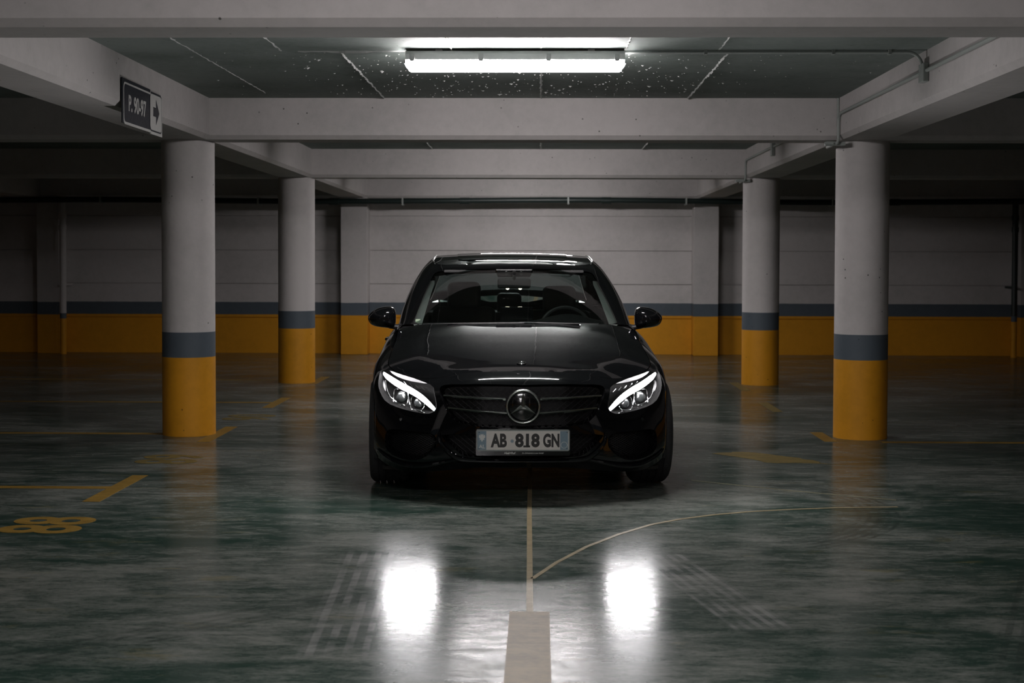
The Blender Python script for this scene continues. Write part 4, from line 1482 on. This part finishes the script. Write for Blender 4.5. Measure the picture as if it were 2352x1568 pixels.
MB().add([(q[0] + 0.055, YP + 0.0035 - q[2], ZP0 - PH / 2 - 0.0115 + q[1]) for q in v], f).build('dealer_slogan', 'white_print', holder)
plate = part('number_plate', flat(rrect(PW, PH, 0.011), YP, YP + 0.006, ZP0), 'plate_frame', smooth=False, label='grey framed number plate reading AB 818 GN')
flat(rrect(PW - 0.014, PH - 0.014, 0.006), YP - 0.001, YP, ZP0).build('face', 'plate_white', plate)
flat([(-.255, -.0525), (-.207, -.0525), (-.207, .0525), (-.255, .0525)], YP - 0.0018, YP - 0.001, ZP0).build('country_band', 'plate_blue', plate)
flat([(.208, -.0525), (.252, -.0525), (.252, .0525), (.208, .0525)], YP - 0.0018, YP - 0.001, ZP0).build('year_band', 'plate_blue', plate)
def ptext(t_, x, z, w_, h_, mat, bold, nm, y=YP - 0.0012):
    v, f = text_mesh(t_, 0.1, 0.0006, bold)
    sc = np.ptp(v, axis=0)
    v[:, 0] *= w_ / sc[0]
    v[:, 1] *= h_ / sc[1]
    MB().add([(q[0] + x, y - q[2], ZP0 + z + q[1]) for q in v], f).build(nm, mat, plate)
ptext('AB', -0.137, 0.000, 0.091, 0.078, 'plate_black', 0.0045, 'lettering')
ptext('818', 0.024, 0.000, 0.138, 0.078, 'plate_black', 0.0048, 'lettering')
flat([(-.019, -.039), (.019, -.039), (.019, -.028), (-.019, -.028)], YP - 0.0018, YP - 0.0012, ZP0, 0.020).build('lettering', 'plate_black', plate)
ptext('GN', 0.158, 0.000, 0.092, 0.078, 'plate_black', 0.0045, 'lettering')
ptext('AL', -0.231, -0.034, 0.036, 0.021, 'white_print', 0.002, 'country_code', YP - 0.002)
# double headed eagle of the country band
half = [(0, .020), (.002, .017), (.006, .020), (.010, .019), (.007, .015), (.009, .012), (.015, .017), (.017, .010), (.018, .004), (.017, -.002), (.014, .000), (.014, -.005), (.011, -.003), (.010, -.009), (.014, -.010), (.013, -.014), (.008, -.012), (.005, -.011), (.004, -.018), (0, -.024)]
eag = half + [(-a, b) for a, b in half[-2:0:-1]]
flat([(a - 0.231, b + 0.016) for a, b in eag], YP - 0.0026, YP - 0.0018, ZP0).build('eagle_emblem', 'white_print', plate)
MB().lathe([(0.0175 + 0.0012 * math.cos(a), 0.0006 * math.sin(a)) for a in np.linspace(0, 2 * PI, 6, endpoint=False)], (0.230, YP - 0.002, ZP0 - 0.026), 'y', 32, closed=True).build('year_ring', 'white_print', plate)
MB().lathe([(0.0, -0.0006), (0.006, -0.0006), (0.006, 0.0006), (0, 0.0006)], (-0.062, YP - 0.0016, ZP0 - 0.004), 'y', 20).build('seal', 'plate_blue', plate)
MB().lathe([(0.0085 + 0.0012 * math.cos(a), 0.0006 * math.sin(a)) for a in np.linspace(0, 2 * PI, 6, endpoint=False)], (-0.062, YP - 0.0012, ZP0 - 0.004), 'y', 24, closed=True).build('seal_ring', 'plate_blue', plate)
for sx in (-.247, .247):
    for sz in (-.046, .046):
        MB().lathe([(0.0, -0.0012), (0.003, -0.0012), (0.003, 0.0)], (sx, YP - 0.0018, ZP0 + sz), 'y', 12).build('screw', 'plate_black', plate)
# parking sensors
for x, z in ((.70, .45), (-.70, .45)):
    q = fpt(x, z, -0.001)
    part('parking_sensor', MB().lathe([(0, -0.003), (0.009, -0.003), (0.010, 0.004)], q, 'y', 20), 'gloss')

# --- wheels
def make_wheel():
    w = part('wheel', MB(), 'rubber') if False else None
    R_, hw = ZWH, 0.118
    pr = [(0.225, -hw + .012), (0.262, -hw - .003), (0.292, -hw), (0.311, -hw + .016), (0.3195, -hw + .030)]
    zz = -hw + .030
    for gx in (-0.062, -0.022, 0.022, 0.062):
        pr += [(R_ if abs(gx) < .05 else R_ - .001, gx - .0050), (R_ - .010, gx - .0045), (R_ - .010, gx + .0045), (R_ if abs(gx) < .05 else R_ - .001, gx + .0050)]
    pr += [(0.3195, hw - .030), (0.311, hw - .016), (0.292, hw), (0.262, hw + .003), (0.225, hw - .012), (0.222, 0)]
    tyre = MB().lathe(pr, (0, 0, 0), 'x', 72, closed=True)
    rim_ = MB().lathe([(0.226, -0.10), (0.226, 0.095), (0.215, 0.085), (0.205, 0.02), (0.205, -0.09)], (0, 0, 0), 'x', 48, closed=True)
    spokes = MB()
    for k in range(5):
        for da in (-0.13, 0.13):
            a = 2 * PI * k / 5 + da
            c_, s_ = math.cos(a), math.sin(a)
            def P_(r, w_, x):
                return (x, r * c_ - w_ * s_, r * s_ + w_ * c_)
            spokes.add([P_(.04, -.018, .055), P_(.04, .018, .055), P_(.21, .013, .080), P_(.21, -.013, .080), P_(.04, -.018, .015), P_(.04, .018, .015), P_(.21, .013, .045), P_(.21, -.013, .045)],
                       [(0, 1, 2, 3), (4, 7, 6, 5), (0, 4, 5, 1), (1, 5, 6, 2), (2, 6, 7, 3), (3, 7, 4, 0)])
    hub = MB().lathe([(0, .072), (.03, .072), (.05, .062), (.055, .01), (0, .01)], (0, 0, 0), 'x', 32)
    disc = MB().lathe([(.06, -.01), (.155, -.01), (.155, .012), (.06, .012)], (0, 0, 0), 'x', 40, closed=True)
    return tyre, rim_, spokes, hub, disc
tyre, rim_, spokes, hub, disc = make_wheel()
for s in (1, -1):
    for (yy, steer) in ((YF, 0.03), (YR, 0.0)):
        Rm = Matrix.Translation((s * 0.795, yy, ZWH)) @ Matrix.Rotation(steer, 4, 'Z') @ Matrix.Diagonal((s, 1, 1, 1))
        def tr(mb):
            return MB().add([Rm @ Vector(q) for q in mb.v], mb.f)
        w = part('wheel', tr(rim_), 'rim', angle=30)
        tr(tyre).build('tyre', 'rubber', w, smooth=True, angle=30)
        tr(spokes).build('spokes', 'rim', w, bevel=0.003)
        tr(hub).build('hub', 'rim', w, smooth=True)
        tr(disc).build('brake_disc', 'satin', w, smooth=True)
# wheel houses and underbody
for s in (1, -1):
    for yc in (YF, YR):
        n = 28
        vs_, fs_ = [], []
        for i in range(n + 1):
            a = PI + 0.35 - (PI + 0.7) * i / n
            for x in (0.865, 0.62):
                vs_.append((s * x, yc + 0.372 * math.cos(a), ZWH + 0.372 * math.sin(a)))
        for i in range(n):
            fs_.append((2 * i, 2 * i + 1, 2 * i + 3, 2 * i + 2))
        o = len(vs_)
        vs_.append((s * 0.62, yc, ZWH))
        fs_ += [(o, 2 * i + 1, 2 * i + 3) for i in range(n)]
        part('wheel_housing', MB().add(vs_, fs_), 'plastic')
ub = MB()
ub.box(-.62, .62, 0.44, 4.35, 0.135, 0.30)
part('underbody', ub, 'plastic', smooth=False, bevel=0.01)
part('engine_bay', MB().box(-.42, .42, 0.36, 1.35, 0.30, 0.62), 'plastic', smooth=False, bevel=0.02)
for s in (1, -1):
    mb = MB()
    mb.prism([(s * .52, .30), (s * .80, .40), (s * .82, .43), (s * .56, .33)], 0.135, 0.155, 'z')
    part('air_deflector', mb, 'plastic', smooth=False)

# --- cabin
part('cabin_floor', MB().box(-.76, .76, 1.25, 3.9, 0.28, 0.32), 'plastic', smooth=False)
part('bulkhead', MB().box(-.74, .74, 1.36, 1.42, 0.30, 0.90), 'plastic', smooth=False)
part('parcel_shelf', MB().box(-.66, .66, 3.50, 4.05, 0.93, 0.955), 'dash', smooth=False)
for s in (1, -1):
    part('door_card', MB().box(s * .77 - .02, s * .77 + .02, 1.75, 3.5, 0.32, 0.93), 'dash', smooth=False, bevel=0.01)
# dashboard with instrument hood on one side
xs = np.linspace(-.72, .72, 49)
def dash_top(x):
    return 0.935 + 0.062 * math.exp(-((x - 0.37) / 0.20) ** 2) + 0.012 * math.exp(-((x + 0.05) / 0.12) ** 2)
vs_, fs_ = [], []
rowsD = [(1.60, -0.06), (1.68, -0.012), (1.80, 0.0), (1.93, 0.004), (2.00, -0.02), (2.03, -0.10), (2.03, -0.35)]
for y, dz in rowsD:
    for x in xs:
        vs_.append((x, y + 0.05 * (x / .72) ** 2, (dash_top(x) if 1.75 < y < 2.02 and dz > -.05 else 0.935) + dz))
m = len(xs)
for i in range(len(rowsD) - 1):
    for k in range(m - 1):
        fs_.append((i * m + k, i * m + k + 1, (i + 1) * m + k + 1, (i + 1) * m + k))
part('dashboard', MB().add(vs_, fs_), 'dash')
part('display_screen', MB().box(-.10, .13, 1.93, 1.945, 0.955, 1.05), 'gloss', smooth=False, bevel=0.006)
sw = [(0.37 + 0.185 * math.cos(a), 2.13 + 0.05 * math.sin(a), 0.86 + 0.178 * math.sin(a)) for a in np.linspace(0, 2 * PI, 36, endpoint=False)]
swo = part('steering_wheel', MB().tube(sw, 0.015, 8, closed=True), 'seat')
MB().tube([(0.20, 2.13, 0.86), (0.54, 2.13, 0.86)], 0.018, 8).build('wheel_spoke', 'seat', swo, smooth=True)
MB().box(0.31, 0.43, 2.10, 2.15, 0.81, 0.90).build('wheel_hub', 'seat', swo, bevel=0.02)
def rbox(x0, x1, y0, y1, z0, z1, r):
    bm = bmesh.new()
    bmesh.ops.create_cube(bm, size=1.0)
    for v_ in bm.verts:
        v_.co = Vector(((x0 + x1) / 2 + v_.co.x * (x1 - x0), (y0 + y1) / 2 + v_.co.y * (y1 - y0), (z0 + z1) / 2 + v_.co.z * (z1 - z0)))
    bmesh.ops.bevel(bm, geom=list(bm.edges), offset=r, segments=4, affect='EDGES', profile=0.5)
    mb = MB()
    bm.verts.ensure_lookup_table()
    mb.add([v_.co for v_ in bm.verts], [tuple(v_.index for v_ in f_.verts) for f_ in bm.faces])
    bm.free()
    return mb
def lean(mb, y0, z0, ang):
    c_, s_ = math.cos(ang), math.sin(ang)
    mb.v = [(x, y0 + (y - y0) * c_ + (z - z0) * s_, z0 - (y - y0) * s_ + (z - z0) * c_) for x, y, z in mb.v]
    return mb
for xc, dz, dy in ((-.36, 0.012, -0.06), (.36, -0.018, 0.0)):
    st = part('front_seat', rbox(xc - .25, xc + .25, 2.20 + dy, 2.70 + dy, 0.36, 0.52, 0.06), 'seat', angle=60)
    y0 = 2.66 + dy
    lean(rbox(xc - .24, xc + .24, y0 - .07, y0 + .07, 0.46, 1.03 + dz, 0.06), y0, 0.46, 0.24).build('backrest', 'seat', st, smooth=True, angle=60)
    lean(rbox(xc - .125, xc + .125, y0 - .05, y0 + .04, 1.00 + dz, 1.215 + dz, 0.045), y0, 0.46, 0.20).build('headrest', 'seat', st, smooth=True, angle=60)
bench = part('rear_bench', rbox(-.66, .66, 3.10, 3.55, 0.38, 0.55, 0.06), 'seat', angle=60)
lean(rbox(-.66, .66, 3.45, 3.58, 0.5, 0.97, 0.05), 3.5, 0.5, 0.35).build('backrest', 'seat', bench, smooth=True, angle=60)
for xc, hz in ((-.40, 1.10), (.0, 1.11), (.40, 1.10)):
    rbox(xc - .10, xc + .10, 3.62, 3.71, 0.93, hz, 0.035).build('headrest', 'seat', bench, smooth=True, angle=60)
# rear view mirror, camera housing, roof console with two lit map lights
rm = part('rear_view_mirror', rbox(-.118, .118, 2.065, 2.10, 1.175, 1.248, 0.017), 'dash', angle=60)
MB().tube([(0, 2.08, 1.22), (0, 2.06, 1.30)], 0.012, 8).build('stalk', 'dash', rm, smooth=True)
mb = MB()
hs = [(-.135, 1.312), (.135, 1.312), (.115, 1.255), (-.115, 1.255)]
mb.prism(hs, 2.085, 2.14, 'y')
ch = part('camera_housing', mb, 'gloss', smooth=False, bevel=0.008)
for x in (-.055, .05):
    MB().lathe([(0, -.004), (.014, -.004), (.017, .004)], (x, 2.085, 1.283), 'y', 16).build('camera_lens', 'satin', ch, smooth=True)
rc = part('roof_console', rbox(-.11, .11, 2.16, 2.34, 1.265, 1.30, 0.012), 'dash', angle=60)
for x in (-.045, .045):
    MB().lathe([(0.0, -.030), (.010, -.026), (.015, -.014), (.016, 0)], (x, 2.125, 1.195), 'z', 16).build('map_light', 'map_light', rc, smooth=True)
for s in (1, -1):
    # pale inner trim of the windscreen pillars
    pol_ = [(1.80, .15), (1.97, .10), (2.25, .3), (2.2, 2.6), (1.97, 2.6), (1.90, 2.4), (1.84, 1.2)]
    P, F = gh_patch(pol_, [], 0.05, 0.035)
    if s < 0:
        P, F = mir(P), flip(F)
    part('pillar_trim', MB().add(P, tris(F)), 'trim_grey')
    part('sun_visor', rbox(min(s * .12, s * .50), max(s * .12, s * .50), 2.14, 2.30, 1.285, 1.305, 0.009), 'liner')
P, F = gh_patch([(0, 3.05), (8, 3.05), (8, 3.95), (0, 3.95)], [], 0.08, 0.03)
joined('headliner_edge', P, F, 'liner')
hp = [(q[0] * 0.96, 2.28 + (q[1] - 2.28) * 0.97) for q in rpoly]
uv, tri = cdt_fill(hp, [], 0.08)
joined('headliner', np.stack([uv[:, 0], uv[:, 1], roof_z(uv[:, 0], uv[:, 1]) - 0.035], 1), tri, 'liner')
